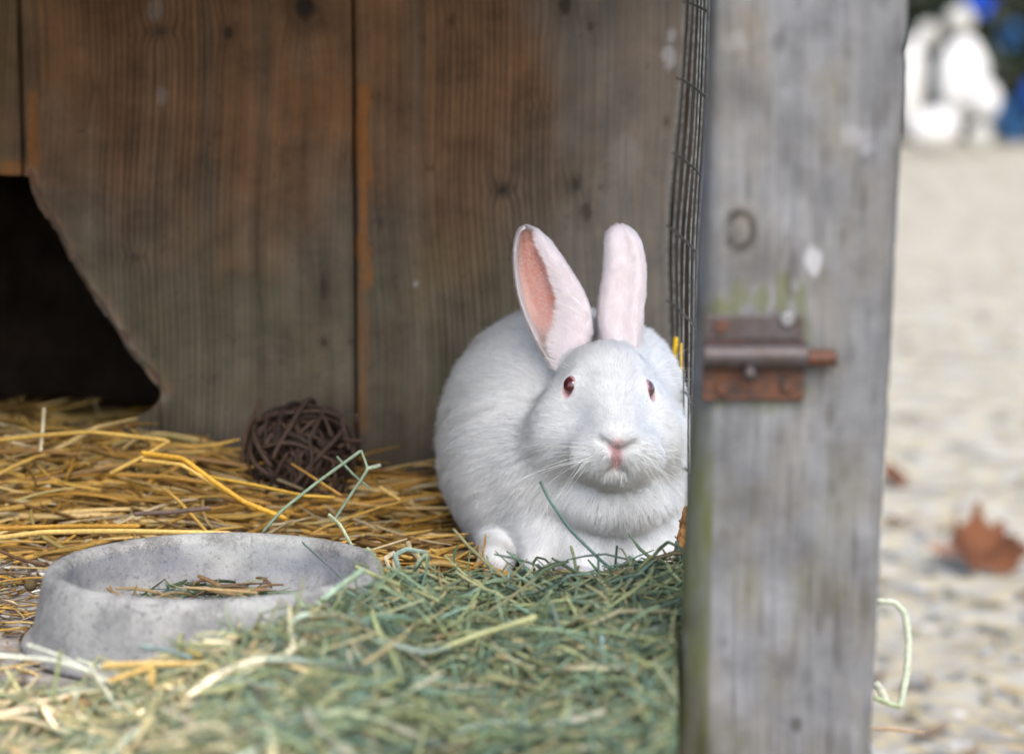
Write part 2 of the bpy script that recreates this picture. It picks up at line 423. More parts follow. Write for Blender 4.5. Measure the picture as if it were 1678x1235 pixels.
# cross-section: rounded rectangle, dense on the front face
sec = []
rc = .013
def arc(cx, cy, a0, a1, n):
    return [(cx + rc * math.cos(a), cy + rc * math.sin(a)) for a in np.linspace(a0, a1, n)]
Wd, Dp = 1.0, PY1 - PY0
fx = np.linspace(0, 1, 90)
PV = []
for z in zs_:
    xl, xr = post_x(z, -1), post_x(z, 1)
    kz = np.interp(z, [P(0, 1235, PY0)[2], P(0, 0, PY0)[2]], [(1115 - 839) / F, (1159 - 839) / F])
    c1 = (kz * 1.378, 1.378); c2 = (kz * PY1 + .0025, PY1 - rc)
    lft = smooth_path([(c1[0], c1[1], 0), (c1[0] + .0015, 1.366, 0), (xl - .001, PY0 + .0045, 0), (xl + .004, PY0 + .0006, 0), (xl + rc, PY0, 0)], 12)
    ring = [(a_[0], a_[1]) for a_ in lft] + [(xl + rc + (xr - xl - 2 * rc) * t, PY0) for t in fx[1:-1]] + \
        arc(xr - rc, PY0 + rc, 1.5 * math.pi, 2 * math.pi, 9) + [(xr, PY0 + rc + (Dp - 2 * rc) * t) for t in np.linspace(0, 1, 12)[1:-1]] + \
        arc(xr - rc, PY1 - rc, 0, .5 * math.pi, 4) + [(xr - rc - (xr - xl - 2 * rc) * t, PY1) for t in np.linspace(0, 1, 14)[1:-1]] + \
        [(c2[0] + rc, PY1), (c2[0] + rc * .3, PY1 - rc * .3)] + [(c2[0] + (c1[0] - c2[0]) * t, c2[1] + (c1[1] - c2[1]) * t) for t in np.linspace(0, 1, 22)[:-1]]
    PV.append([(x, y, z) for x, y in ring])
PV = np.array(PV); nr = PV.shape[1]
cxm = .15; wob = .0011 * (fbm(np.arange(nr)[None, :] * .35 + 0 * PV[:, :, 2], PV[:, :, 2] * 14) - .45) * 2
ctr = np.array([.15, 1.405]); dxy = PV[:, :, :2] - ctr; dxy /= np.linalg.norm(dxy, axis=2, keepdims=True)
PV[:, :, :2] += dxy * wob[:, :, None]
# ragged right arris and a chip
rag = .0014 * (fbm(PV[:, :, 2] * 90, PV[:, :, 0] * 0 + 2, 3) - .45) * (PV[:, :, 0] > PV[:, :, 0].max(1, keepdims=True) - .006)
chz = P(0, 85, PY0)[2]; rag += .0016 * np.exp(-((PV[:, :, 2] - chz) / .0045) ** 2) * (PV[:, :, 0] > PV[:, :, 0].max(1, keepdims=True) - .006)
PV[:, :, 0] -= rag
i = np.arange(nz - 1)[:, None]; j = np.arange(nr)[None, :]; j2 = (j + 1) % nr
pf = np.stack([i * nr + j, i * nr + j2, (i + 1) * nr + j2, (i + 1) * nr + j], -1).reshape(-1, 4)
pv = PV.reshape(-1, 3)
X, Y_, Z = pv[:, 0], pv[:, 1], pv[:, 2]
pxv = X * F / Y_ + 839; pyv = 617.5 - (np.arctan2(Z - CAMZ, Y_) * -1 * -1 + PITCH) * F
side = (Y_ > PY0 + .003) & (X < .15)
gx = X + Y_ * .9 + .002 * np.sin(Z * 17); nn = fbm(X * 60, Z * 22) - .45; n2 = fbm(X * 200 + 3, Z * 90, 2) - .38
pdark = np.zeros(len(pv)); pgreen = np.zeros(len(pv)); ppale = np.zeros(len(pv)); pwarm = np.clip(.15 + nn * 1.4, 0, 1)
def spot(px, py, rx, ry, noise=.5):
    return 1 - sstep(np.hypot((pxv - px) / rx, (pyv - py) / ry) + n2 * noise, .5, 1.2)
for a_ in ((1300, 450, 14, 45, .5), (1265, 590, 20, 20, .1), (1385, 860, 10, 45, .25), (1412, 905, 9, 55, .45), (1385, 1050, 10, 60, .5), (1430, 960, 12, 80, .35),
           (1318, 1182, 12, 14, .75), (1335, 1105, 12, 22, .35), (1195, 880, 6, 28, .4), (1272, 75, 14, 18, .4), (1300, 110, 22, 36, .3), (1285, 130, 10, 20, .3),
           (1378, 160, 16, 22, .3), (1355, 255, 14, 22, .25), (1410, 260, 10, 18, .25), (1400, 305, 9, 40, .3), (1226, 310, 8, 26, .35), (1385, 92, 9, 12, .25),
           (1365, 680, 11, 26, .45), (1195, 1050, 9, 12, .4), (1165, 1215, 14, 24, .4), (1400, 1215, 14, 30, .35), (1352, 1020, 8, 20, .35), (1373, 800, 8, 18, .3),
           (1255, 1010, 6, 40, .25), (1310, 290, 30, 20, .18), (1470, 320, 14, 120, .3), (1462, 600, 16, 150, .18), (1460, 80, 18, 60, .3)):
    pdark = np.maximum(pdark, a_[4] * .8 * spot(*a_[:4]))
rr = np.hypot((pxv - 1213) / 24, (pyv - 377) / 31)
pdark = np.maximum(pdark, .75 * np.exp(-((rr - .9) / .28) ** 2) * (.85 + .3 * vnoise(pxv * .12, pyv * .12)))
pdark = np.maximum(pdark, .9 * spot(1203, 352, 9, 8))
pdark = np.maximum(pdark, .45 * np.clip(vnoise(X * 260 + 7, Z * 45) * 2.6 - 1.85, 0, 1))
for a_ in ((1333, 425, 15, 24, .62), (1306, 468, 8, 15, .35), (1200, 70, 26, 18, .18), (1400, 225, 26, 22, .22), (1418, 245, 18, 12, .25)):
    ppale = np.maximum(ppale, .8 * a_[4] * spot(*a_[:4], 1.3))
for k_, gp in enumerate(((1180, 505, 20, 16), (1215, 490, 22, 28), (1250, 492, 18, 28), (1285, 480, 14, 38), (1312, 490, 12, 40), (1325, 540, 10, 40), (1320, 640, 16, 24), (1180, 660, 20, 14), (1265, 665, 40, 12))):
    pgreen = np.maximum(pgreen, (.62 if k_ < 5 else .40) * spot(*gp, 1.3))
pgreen = np.maximum(pgreen, np.maximum(side, X < post_x(Z, -1) + .004) * .95 * sstep(pyv + nn * 200, 560, 760) * np.clip(.4 + 1.6 * (fbm(Z * 40, Y_ * 120) - .25), 0, 1))
pgreen = np.maximum(pgreen, .25 * np.clip(nn * 3, 0, 1) * sstep(pyv, 500, 700))
obj_ = at_root('post_body', pv, pf, M_POSTW, post, True, {'gx': ('FLOAT', gx), 'mask': ('FLOAT_COLOR', np.stack([np.clip(pwarm * .6 + .8 * np.clip(fbm(X * 45 + 4, Z * 25 + 4) * 2.6 - 1.1, 0, 1), 0, 1), pdark, 0 * X], 1)), 'mask2': ('FLOAT_COLOR', np.stack([pgreen, ppale, 0 * X + .12], 1))})

# ------------------------------------------------------------------ rusty bolt
mm = N('rusty_iron', .6, .5); mm.b.inputs['Metallic'].default_value = .35
n_ = mm.noise(mm.coord(), 120, 5, .65)
mm.col(mm.mix(mm.ramp(n_, .38, .62), (.035, .020, .015), (.10, .032, .012))); mm.bump(n_, .5, .0008); M_RUST = mm.m
mm = N('dark_steel', .5, .5); mm.b.inputs['Metallic'].default_value = .5
n_ = mm.noise(mm.coord(), 160, 4, .6)
mm.col(mm.mix(mm.ramp(n_, .4, .65), (.062, .052, .056), (.048, .034, .028))); M_STEEL = mm.m
def cyl(p0, p1, r, n=20, rings=(0, 1)):
    p0 = np.array(p0, float); p1 = np.array(p1, float); d = p1 - p0; d /= np.linalg.norm(d)
    a = np.cross(d, (0, .3, 1)); a /= np.linalg.norm(a); b = np.cross(d, a)
    V = []; 
    for t in rings:
        for k in range(n):
            th = 2 * math.pi * k / n; V.append(p0 + (p1 - p0) * t + r * (a * math.cos(th) + b * math.sin(th)))
    Fc = []
    for q in range(len(rings) - 1):
        for k in range(n): Fc.append((q * n + k, q * n + (k + 1) % n, (q + 1) * n + (k + 1) % n, (q + 1) * n + k))
    Fc.append(tuple(range(n))[::-1]); Fc.append(tuple((len(rings) - 1) * n + k for k in range(n)))
    return V, Fc
LY = PY0 - .0012
bolt = empty('rusty_bolt', tuple(P(1235, 588, PY0)))
tag(bolt, 'rusty iron barrel bolt screwed to the grey post at rabbit head height', 'bolt')
pa = P(1152, 516, LY); pb = P(1316, 655, LY)
def plate_part(name, x0, x1, z0, z1, mat, th=.003, yb=LY):
    V, Fc = box(x0, x1, yb - th, yb, z0, z1); o = at_root(name, V, Fc, mat, bolt, False); bevel(o, .0008); return o
zt, zb = pa[2], pb[2]; zm1 = P(0, 558, LY)[2]; zm2 = P(0, 604, LY)[2]
plate_part('upper_plate', pa[0] + .0005, pb[0] - .001, zm1 + .0003, zt, M_STEEL)
plate_part('lower_plate', pa[0], pb[0], zb, zm1, M_RUST)
yb = LY - .0075; rb = abs(P(0, 560, LY)[2] - P(0, 603, LY)[2]) / 2; zc = P(0, 580, LY)[2]
Vb, Fb = cyl((pa[0] - .0005, yb, zc), (pb[0] + .001, yb, zc), rb, 24)
o = at_root('barrel', Vb, Fb, M_STEEL, bolt, False); bevel(o, .0007)
Vb, Fb = cyl((pb[0] + .0012, yb, zc - .0012), (P(1378, 0, LY)[0], yb, zc - .0012), rb * .62, 18)
o = at_root('rod', Vb, Fb, M_RUST, bolt, False); bevel(o, .0007)
kx = P(1232, 0, LY)[0]
Vb, Fb = cyl((kx, yb - rb * .6, zc - rb * .7), (kx, yb - rb - .004, zc - rb * 1.5), .0035, 14)
at_root('knob', Vb, Fb, M_STEEL, bolt, True)
mm = N('pale_zinc', .35, .5); mm.b.inputs['Metallic'].default_value = .6; mm.col((.17, .17, .18)); M_ZINC = mm.m
for (sx, sy, mt) in ((1290, 523, M_ZINC), (1180, 535, M_RUST), (1185, 635, M_RUST), (1290, 632, M_RUST)):
    c = P(sx, sy, LY - .003); Vb, Fb = cyl((c[0], c[1], c[2]), (c[0], c[1] - .0025, c[2]), .0042, 14)
    o = at_root('screw', Vb, Fb, mt, bolt, False); bevel(o, .0008)
    if mt is M_ZINC: o['label'] = 'bright zinc screw head'

# ------------------------------------------------------------------ tubes
def tube_batch(paths, widths, S_=5, flat=1.0, twist=None, taper=None):
    """paths (n,K,3); widths (n,) full width -> verts, quads, per-vertex blade index"""
    n, K, _ = paths.shape
    T = np.gradient(paths, axis=1); T /= np.linalg.norm(T, axis=2, keepdims=True) + 1e-9
    up = rng.normal(size=(n, 1, 3)) if twist is None else twist[:, None, :]
    A = np.cross(T, np.broadcast_to(up, T.shape)); A /= np.linalg.norm(A, axis=2, keepdims=True) + 1e-9
    B = np.cross(T, A)
    th = np.arange(S_) * 2 * math.pi / S_
    tp = np.ones(K) if taper is None else taper
    r = widths[:, None, None, None] * .5 * tp[None, :, None, None]
    V = paths[:, :, None, :] + r * (A[:, :, None, :] * np.cos(th)[None, None, :, None] + flat * B[:, :, None, :] * np.sin(th)[None, None, :, None])
    V = V.reshape(-1, 3)
    b = (np.arange(n) * K * S_)[:, None, None]; k = np.arange(K - 1)[None, :, None]; s = np.arange(S_)[None, None, :]; s2 = (s + 1) % S_
    f = np.stack([b + k * S_ + s, b + k * S_ + s2, b + (k + 1) * S_ + s2, b + (k + 1) * S_ + s], -1).reshape(-1, 4)
    return V, f, np.repeat(np.arange(n), K * S_)

# wire mesh side panel, seen almost edge-on
mesh_ = empty('wire_mesh', (.13, 1.8, 0)); tag(mesh_, 'wire mesh side panel in the gap between the plank wall and the grey post', 'wire mesh')
vw = [(1121, 1093, 1100, 2.10), (1131, 1103, 1107, 2.02), (1139, 1113, 1115, 1.94), (1146, 1122, 1121, 1.86), (1151, 1131, 1128, 1.78), (1157, 1138, 1133, 1.70), (1161, 1143, 1138, 1.62)]
for (a_, b_, c_, Y) in vw:
    jit = random.uniform(-2, 2)
    pts = [P(a_ + 3, -260, Y), P(a_, 0, Y), P((a_ + b_) / 2 + jit + 2, 200, Y), P(b_, 400, Y), P((b_ + c_) / 2 - jit, 560, Y), P(c_, 720, Y), P(c_ + 2, 860, Y)]
    pth = smooth_path(pts, 30)[None]
    V, f, _i = tube_batch(pth, np.array([.0017]), 6, twist=np.array([[1., 0, 0]])); at_root('wire', V, f, M_WIRE, mesh_)
def vx(i, py):
    a_, b_, c_, Y = vw[i]; return np.interp(py, [0, 400, 720], [a_, b_, c_])
for (yl, yr) in ((-118, -112), (2, 20), (128, 158), (250, 288), (370, 418), (492, 540), (615, 668), (735, 792)):
    pts = [P(vx(i, yl + (yr - yl) * i / 6) - (3 if i == 0 else 0), yl + (yr - yl) * i / 6, vw[i][3]) for i in range(7)]
    V, f, _i = tube_batch(smooth_path(pts, 20)[None], np.array([.0019]), 6, twist=np.array([[0., 0, 1.]])); at_root('wire', V, f, M_WIRE, mesh_)

# ================================================================== BOWL
mm = N('rough_concrete', .9, .15)
oc = mm.coord(); a = mm.noise(oc, 38, 7, .72); b = mm.noise(oc, 260, 5, .75); c4 = mm.noise(oc, 9, 3)
g = mm.mix(mm.ramp(a, .38, .64), (.165, .163, .160), (.290, .285, .270))
g = mm.mix(mm.ramp(b, .60, .72, 0, .35), g, (.38, .37, .36)); g = mm.mix(mm.ramp(b, .44, .34, 0, .8), g, (.07, .07, .07))
g = mm.mix(mm.ramp(c4, .55, .7, 0, .35), g, (.36, .39, .375))
wear = mm.attr('wear'); streaks = mm.attr('streak')
b5 = mm.noise(oc, 520, 4, .7)
g = mm.mix(mm.math('MULTIPLY', wear, mm.ramp(b5, .48, .62, 0, .8)), g, (.34, .335, .32))
g = mm.mix(mm.math('MULTIPLY', wear, mm.ramp(a, .50, .36, 0, .55)), g, (.09, .088, .082))
g = mm.mix(mm.attr('inner_tone'), g, (.13, .14, .18))  # darker bluish tone inside the bowl
mm.col(g); mm.bump(mm.math('ADD', a, mm.math('MULTIPLY', b, .8)), .8, .0016); M_CONC = mm.m
BC = np.array([(P(352, 928, 1.59)[0]), 1.59, 0.0])
prof = [(.0, .012), (.05, .012), (.080, .0135), (.092, .018), (.0965, .028), (.0985, .040), (.1000, .0475), (.1025, .0512), (.1060, .0528), (.1095, .0522), (.1122, .0498), (.1140, .045),
        (.1165, .034), (.1190, .022), (.1210, .012), (.1222, .0075), (.1268, .0065), (.1285, .004), (.1285, .0005), (.05, .0003), (0, .0003)]
pr = []
for k in range(len(prof) - 1):
    a_, b_ = np.array(prof[k]), np.array(prof[k + 1]); m_ = max(1, int(np.linalg.norm(b_ - a_) / .0022)) 
    for t in range(m_): pr.append(a_ + (b_ - a_) * t / m_)
pr.append(np.array(prof[-1])); pr = np.array(pr); nb_, na_ = len(pr), 720
ang = np.arange(na_) * 2 * math.pi / na_
RR = pr[:, 0][:, None] + 0 * ang; ZZ = pr[:, 1][:, None] + 0 * ang
rimw = np.exp(-((ZZ - .052) / .0035) ** 2) * (RR > .09)
nz1 = fbm(ang[None, :] * 40 + 0 * RR, ZZ * 260 + RR * 400, 3) - .45
nz2 = fbm(np.cos(ang)[None, :] * 3 + 5 + 0 * RR, np.sin(ang)[None, :] * 3 + 5 + 0 * RR) - .45
ZZ = ZZ - rimw * .0004 * np.abs(nz1) * 2 + .0012 * nz2 * (ZZ > .03)
RR = RR + .0001 * nz1 * (RR > .06) + .0012 * nz2 * (RR > .06)
bv = np.stack([BC[0] + RR * np.cos(ang), BC[1] + RR * np.sin(ang), ZZ], -1).reshape(-1, 3)
i = np.arange(nb_ - 1)[:, None]; j = np.arange(na_)[None, :]; j2 = (j + 1) % na_
bf = np.stack([i * na_ + j, i * na_ + j2, (i + 1) * na_ + j2, (i + 1) * na_ + j], -1).reshape(-1, 4)
stre = fbm(ang[None, :] * 90 + 0 * RR, ZZ * 130, 4).ravel() * .85 + .08
wr = (np.exp(-((pr[:, 1] - .048) / .006) ** 2) * (pr[:, 0] > .09))[:, None] * (.5 + 1.2 * vnoise(ang[None, :] * 5 + 2, ZZ * 0 + 1)) 
itone = ((pr[:, 0] < .1)[:, None] * .5 * np.clip(1.6 * fbm(np.cos(ang)[None, :] * 2 + 9 + 0 * RR, ZZ * 60) - .2, 0, 1)).ravel()
bo = new_mesh('feed_bowl', bv - BC, bf, M_CONC, True, {'wear': ('FLOAT', np.clip(wr, 0, 1).ravel()), 'streak': ('FLOAT', stre), 'inner_tone': ('FLOAT', itone)})
bowl = obj('feed_bowl', bo); bowl.location = (BC[0], BC[1], 0); bowl.rotation_euler = (0, 0, 0)
tag(bowl, 'round grey concrete feed bowl on the hutch floor in front of the straw', 'bowl')

# ================================================================== HAY AND STRAW
def lin(c): 
    c = np.asarray(c, float) / 255.; return np.where(c <= .04045, c / 12.92, ((c + .055) / 1.055) ** 2.4)
HAY = np.array([.92, 1.02, .92]) * np.array([(.115, .150, .085), (.085, .115, .062), (.15, .185, .125), (.19, .195, .10), (.10, .145, .115), (.25, .24, .13), (.065, .075, .04), (.145, .195, .165), (.30, .25, .15), (.20, .13, .075)])
STRAW = np.array([1, .96, .95]) * .70 * np.array([(.62, .40, .10), (.44, .25, .05), (.68, .50, .21), (.36, .22, .07), (.27, .155, .05), (.60, .50, .30), (.40, .32, .12)])
def hay_top(x, y):
    cy = np.interp(x, [-.42, -.31, -.23, -.15, -.10, -.04, .17], [1.43, 1.41, 1.41, 1.45, 1.55, 1.64, 1.66])
    cz = np.interp(x, [-.42, -.31, -.20, -.145, -.10, -.03, .04, .12, .17], [.018, .007, .010, .033, .044, .024, .027, .039, .047])
    back = 1 - sstep(y, cy, cy + .05)
    front = np.interp(y - cy, [-.5, -.12, 0], [-.010, 0.0, .0])
    n = (fbm(x * 20 + 30, y * 15 + 30, 3) - .44) * .050 * np.clip((1.66 - y) * 8, .25, 1)
    return np.maximum((cz + front + n) * back, 0)
def in_bowl(x, y, r=.129): return np.hypot(x - BC[0], y - BC[1]) < r
def make_blades(n, sample, top, L, W, pal, wts, zlo, zhi, pitch, S_=4, flat=.35, K=5, curl=.3, yawf=None, tilt_exp=1):
    x, y = sample(n); z = top(x, y)
    yaw = rng.uniform(0, 2 * math.pi, n) if yawf is None else yawf(n)
    ln = rng.uniform(*L, n); pt = rng.normal(0, pitch, n)
    s = np.linspace(-.5, .5, K)[None, :]
    cv = rng.normal(0, curl, n)[:, None]; cu = rng.normal(0, curl * .6, n)[:, None]
    kink = rng.uniform(-.3, .3, n)[:, None]; ka = rng.normal(0, curl * 1.6, n)[:, None] * (rng.random(n)[:, None] < .4)
    a = yaw[:, None] + cv * s * 2 + ka * (s > kink)
    e = pt[:, None] + cu * s * 2
    step = ln[:, None] / (K - 1)
    dx = np.cos(a) * np.cos(e) * step; dy = np.sin(a) * np.cos(e) * step; dz = np.sin(e) * step
    px_ = np.cumsum(dx, 1); py_ = np.cumsum(dy, 1); pz_ = np.cumsum(dz, 1)
    px_ -= px_.mean(1, keepdims=True); py_ -= py_.mean(1, keepdims=True); pz_ -= pz_.mean(1, keepdims=True)
    zz = z + rng.uniform(zlo, zhi, n)
    path = np.stack([px_ + x[:, None], py_ + y[:, None], pz_ + zz[:, None]], -1)
    ht = top(path[:, :, 0], path[:, :, 1]); path[:, :, 2] = np.maximum(path[:, :, 2] * .55 + .45 * (ht + (zz - z)[:, None] + pz_), .0012)
    wd = rng.uniform(*W, n)
    V, f, bi = tube_batch(path, wd, S_, flat, taper=np.r_[.75, np.ones(K - 2), .45])
    c = pal[rng.choice(len(pal), n, p=np.array(wts) / np.sum(wts))] * rng.uniform(.6, 1.45, (n, 1))
    return V, f, c[bi], path
def join(lst):
    V, f, c, off = [], [], [], 0
    for (a, b, d) in lst: V.append(a); f.append(b + off); c.append(d); off += len(a)
    return np.vstack(V), np.vstack(f), np.vstack(c)

# --- front hay
def samp_hay(n):
    x = rng.uniform(-.46, .150, n * 3); y = 1.12 + .60 * rng.random(n * 3) ** .9
    k = ~in_bowl(x, y, .113) & (hay_top(x, y) > .006) & (x < np.where(y < 1.475, .0705 * y, .0715 * y + .012)); 
    return x[k][:n], y[k][:n]
def pale(n, path, c):
    """hay lies paler towards the left front of the heap"""
    return c
def hay_batch(n, *a, **k):
    V, f, c, path = make_blades(n, samp_hay, hay_top, *a, **k)
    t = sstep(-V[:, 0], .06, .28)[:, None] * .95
    c = c * (1 - t) + (c * np.array([1.55, 1.35, 1.25]) + np.array([.10, .085, .06])) * t  # colour grows paler towards the left
    lim = np.where(V[:, 1] < 1.475, .0705 * V[:, 1], .0715 * V[:, 1] + .012); x = V[:, 0] > lim; V[x, 0] = (lim - (V[:, 0] - lim) * .25)[x]
    return V, f, c
HW = [5, 4, 4, 4, 3, 3, 2, 2.5, 2, 1]
HAYP = HAY * np.array([1.15, 1.17, 1.12]) + .010
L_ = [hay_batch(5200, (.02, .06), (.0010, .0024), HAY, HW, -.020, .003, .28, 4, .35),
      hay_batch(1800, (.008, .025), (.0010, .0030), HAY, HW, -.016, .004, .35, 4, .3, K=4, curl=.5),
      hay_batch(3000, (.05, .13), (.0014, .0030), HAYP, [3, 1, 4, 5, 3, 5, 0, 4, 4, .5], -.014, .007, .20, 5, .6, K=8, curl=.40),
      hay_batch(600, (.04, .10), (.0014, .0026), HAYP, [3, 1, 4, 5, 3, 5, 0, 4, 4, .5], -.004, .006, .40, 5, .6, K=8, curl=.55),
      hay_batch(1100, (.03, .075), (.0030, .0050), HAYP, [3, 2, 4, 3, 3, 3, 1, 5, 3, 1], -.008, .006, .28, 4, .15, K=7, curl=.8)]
_old = samp_hay
def samp_hay(n):
    x, y = _old(n * 3); k = y < 1.44 + .04 * rng.random(len(y)); return x[k][:n], y[k][:n]
PALEH = np.array([(.30, .33, .20), (.40, .38, .24), (.24, .30, .24), (.46, .44, .32), (.20, .24, .14), (.34, .28, .15)])
nfb = 420
def _fb(n, *a, **k):
    x, y = samp_hay(n); return hay_batch(len(x), *a, **k)
L_.append(_fb(330, (.05, .12), (.0026, .0050), PALEH * .85, [3, 3, 3, 2, 2, 1.5], -.002, .007, .13, 5, .3, K=8, curl=.45))
L_.append(_fb(500, (.015, .05), (.0016, .0036), PALEH * .85, [3, 3, 3, 1, 2, 1.5], -.004, .006, .3, 4, .3, K=5, curl=.5))
_so = samp_hay
def samp_hay(n):
    x, y = _so(n * 2); k = x < -.12; return x[k][:n], y[k][:n]
L_.append(_fb(420, (.03, .10), (.0022, .0044), PALEH * 1.5, [1, 4, 1, 5, .5, 2], -.003, .008, .15, 5, .3, K=7, curl=.45))
samp_hay = _old
# under-layer of the heap, coloured dark for the shade between blades
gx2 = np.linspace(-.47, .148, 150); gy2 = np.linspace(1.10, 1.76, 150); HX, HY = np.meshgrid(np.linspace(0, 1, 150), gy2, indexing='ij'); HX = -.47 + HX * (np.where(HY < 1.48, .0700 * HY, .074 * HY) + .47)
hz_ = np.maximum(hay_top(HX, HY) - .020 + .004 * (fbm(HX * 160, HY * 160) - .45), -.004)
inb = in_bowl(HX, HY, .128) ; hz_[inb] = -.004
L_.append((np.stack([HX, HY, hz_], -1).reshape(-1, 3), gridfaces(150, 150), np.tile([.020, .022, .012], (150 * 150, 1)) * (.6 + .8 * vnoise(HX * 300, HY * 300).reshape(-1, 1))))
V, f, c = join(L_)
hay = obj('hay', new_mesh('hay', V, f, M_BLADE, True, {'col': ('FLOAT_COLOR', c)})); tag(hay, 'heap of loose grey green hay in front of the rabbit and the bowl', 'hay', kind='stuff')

# --- straw bedding
def straw_top(x, y):
    left = 1 - sstep(x, -.36, -.12)
    h = .012 + .036 * left * sstep(y, 1.86, 2.02) + .014 * sstep(y, 1.95, 2.08)
    h = h + (fbm(x * 14 + 70, y * 14 + 70) - .44) * .020 - .030 * left * sstep(y, 2.06, 2.18)
    h = h * np.interp(x, [-.7, -.30, -.12, -.02], [1, 1, .95, .8])
    ys = np.interp(x, [-.6, -.38, -.30, -.10, .0, .2], [1.86, 1.84, 1.80, 1.68, 1.75, 1.78])
    return np.maximum(h, .002) * sstep(y, ys, ys + .09)
RB = (.02, 1.93, .105, .17)   # rabbit footprint
def samp_straw(n):
    x = rng.uniform(-.72, .15, n * 4); y = rng.uniform(1.66, 2.40, n * 4)
    k = (straw_top(x, y) > .004) & ~in_bowl(x, y, .15) & (np.hypot((x - RB[0]) / RB[2], (y - RB[1]) / RB[3]) > 1) & ((y < 2.09) | (x < -.34))
    return x[k][:n], y[k][:n]
yawx = lambda n: rng.normal(0, .42, n) + math.pi * (rng.random(n) < .5)
def straw_batch(n, *a, **k):
    V, f, c, path = make_blades(n, samp_straw, straw_top, *a, **k)
    # keep out of wall, bowl and rabbit
    inh = V[:, 0] < -.33
    V[:, 1] = np.where(~inh & (V[:, 1] > 2.112), 2.112 - (V[:, 1] - 2.112) * .1, V[:, 1])
    V[:, 0] = np.where(V[:, 0] > .149, .149, V[:, 0])
    d = np.hypot(V[:, 0] - BC[0], V[:, 1] - BC[1]); q = (d < .131) & (V[:, 2] < .056)
    s_ = .131 / np.maximum(d, 1e-4); V[q, 0] = (BC[0] + (V[:, 0] - BC[0]) * s_)[q]; V[q, 1] = (BC[1] + (V[:, 1] - BC[1]) * s_)[q]
    V[:, 2] = np.maximum(V[:, 2], .0008)
    return V, f, c
Ls = [straw_batch(950, (.08, .24), (.0032, .0058), STRAW, [5, 5, 4, 3, 2, 1.6, 1.5], -.014, .006, .07, 6, .5, K=6, curl=.18, yawf=yawx),
      straw_batch(520, (.05, .14), (.0022, .0044), STRAW, [5, 5, 3, 3, 2, 2, 1.5], -.006, .012, .14, 6, .6, K=6, curl=.3),
      straw_batch(2400, (.01, .04), (.0010, .0034), STRAW, [4, 5, 2, 4, 4, 1, 1], -.014, .003, .2, 4, .3, K=4, curl=.5),
      straw_batch(420, (.05, .14), (.0034, .0075), STRAW, [5, 4, 5, 2, 2, 2.5, 1], -.008, .005, .08, 4, .14, K=7, curl=.5, yawf=yawx)]
gx3 = np.linspace(-.74, .148, 150); gy3 = np.linspace(1.64, 2.60, 150); SX, SY = np.meshgrid(gx3, gy3, indexing='ij')
sz_ = np.maximum(straw_top(SX, SY) - .010 + .004 * (fbm(SX * 100, SY * 100) - .45), -.003)
sz_[in_bowl(SX, SY, .130)] = -.003; sz_[(SX > -.33) & (SY > 2.10)] = -.003
Ls.append((np.stack([SX, SY, sz_], -1).reshape(-1, 3), gridfaces(150, 150), np.tile([.06, .032, .014], (150 * 150, 1)) * (.5 + 1.0 * vnoise(SX * 200, SY * 200).reshape(-1, 1))))  # base sheet coloured dark for the shaded gaps in the straw
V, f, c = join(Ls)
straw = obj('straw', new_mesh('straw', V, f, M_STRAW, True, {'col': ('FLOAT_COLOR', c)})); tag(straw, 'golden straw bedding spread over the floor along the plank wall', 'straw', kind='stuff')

# --- chaff on the bare boards, left of the bowl
def flat0(x, y): return 0 * x + .0012
def samp_chaff(n): return rng.uniform(-.50, -.30, n), rng.uniform(1.45, 1.95, n)
def cb_(n, *a, **k):
    V, f, c, p = make_blades(n, samp_chaff, flat0, *a, **k)
    d = np.hypot(V[:, 0] - BC[0], V[:, 1] - BC[1]); q = d < .130; s_ = .130 / np.maximum(d, 1e-4)
    V[q, 0] = (BC[0] + (V[:, 0] - BC[0]) * s_)[q]; V[q, 1] = (BC[1] + (V[:, 1] - BC[1]) * s_)[q]
    V[:, 2] = np.maximum(V[:, 2], .0003)
    return V, f, c
CH = np.vstack([STRAW, [(.55, .52, .46), (.12, .09, .06), (.30, .27, .22)]])
V, f, c = join([cb_(900, (.006, .03), (.0012, .004), CH, [2, 2, 2, 2, 2, 3, 2, 5, 3, 4], 0, .003, .1, 4, .3, K=4),
                cb_(90, (.04, .12), (.0015, .0035), CH, [4, 4, 3, 3, 2, 2, 1, 0, 3, 0], 0, .006, .06, 5, .6, K=6, yawf=yawx)])
o = obj('chaff', new_mesh('chaff', V, f, M_STRAW, True, {'col': ('FLOAT_COLOR', c)})); tag(o, 'pale chaff and straw scraps scattered on the bare boards left of the bowl', 'chaff', kind='stuff')

# --- scraps inside the bowl
def samp_b(n):
    r = .075 * np.sqrt(rng.random(n)); a = rng.uniform(0, 2 * math.pi, n); x0 = P(330, 955, 1.60)[0]
    return x0 + r * np.cos(a) * .8, 1.600 + r * np.sin(a) * .9
btop = lambda x, y: .0175 + .008 * np.exp(-((x - BC[0]) ** 2 + (y - 1.6) ** 2) / .0015)
V1, f1, c1, _p = make_blades(130, samp_b, btop, (.012, .05), (.0012, .0026), HAY, HW, 0, .006, .2, 4, .35)
V2, f2, c2, _p = make_blades(16, samp_b, btop, (.03, .055), (.002, .0035), np.array([(.20, .12, .06), (.32, .22, .10)]), [1, 1], .004, .010, .2, 5, .5)
V, f, c = join([(V1, f1, c1), (V2, f2, c2)]); d = np.hypot(V[:, 0] - BC[0], V[:, 1] - BC[1]); q = d > .088; s_ = .088 / d
V[q, 0] = (BC[0] + (V[:, 0] - BC[0]) * s_)[q]; V[q, 1] = (BC[1] + (V[:, 1] - BC[1]) * s_)[q]; V[:, 2] = np.maximum(V[:, 2], .0145)
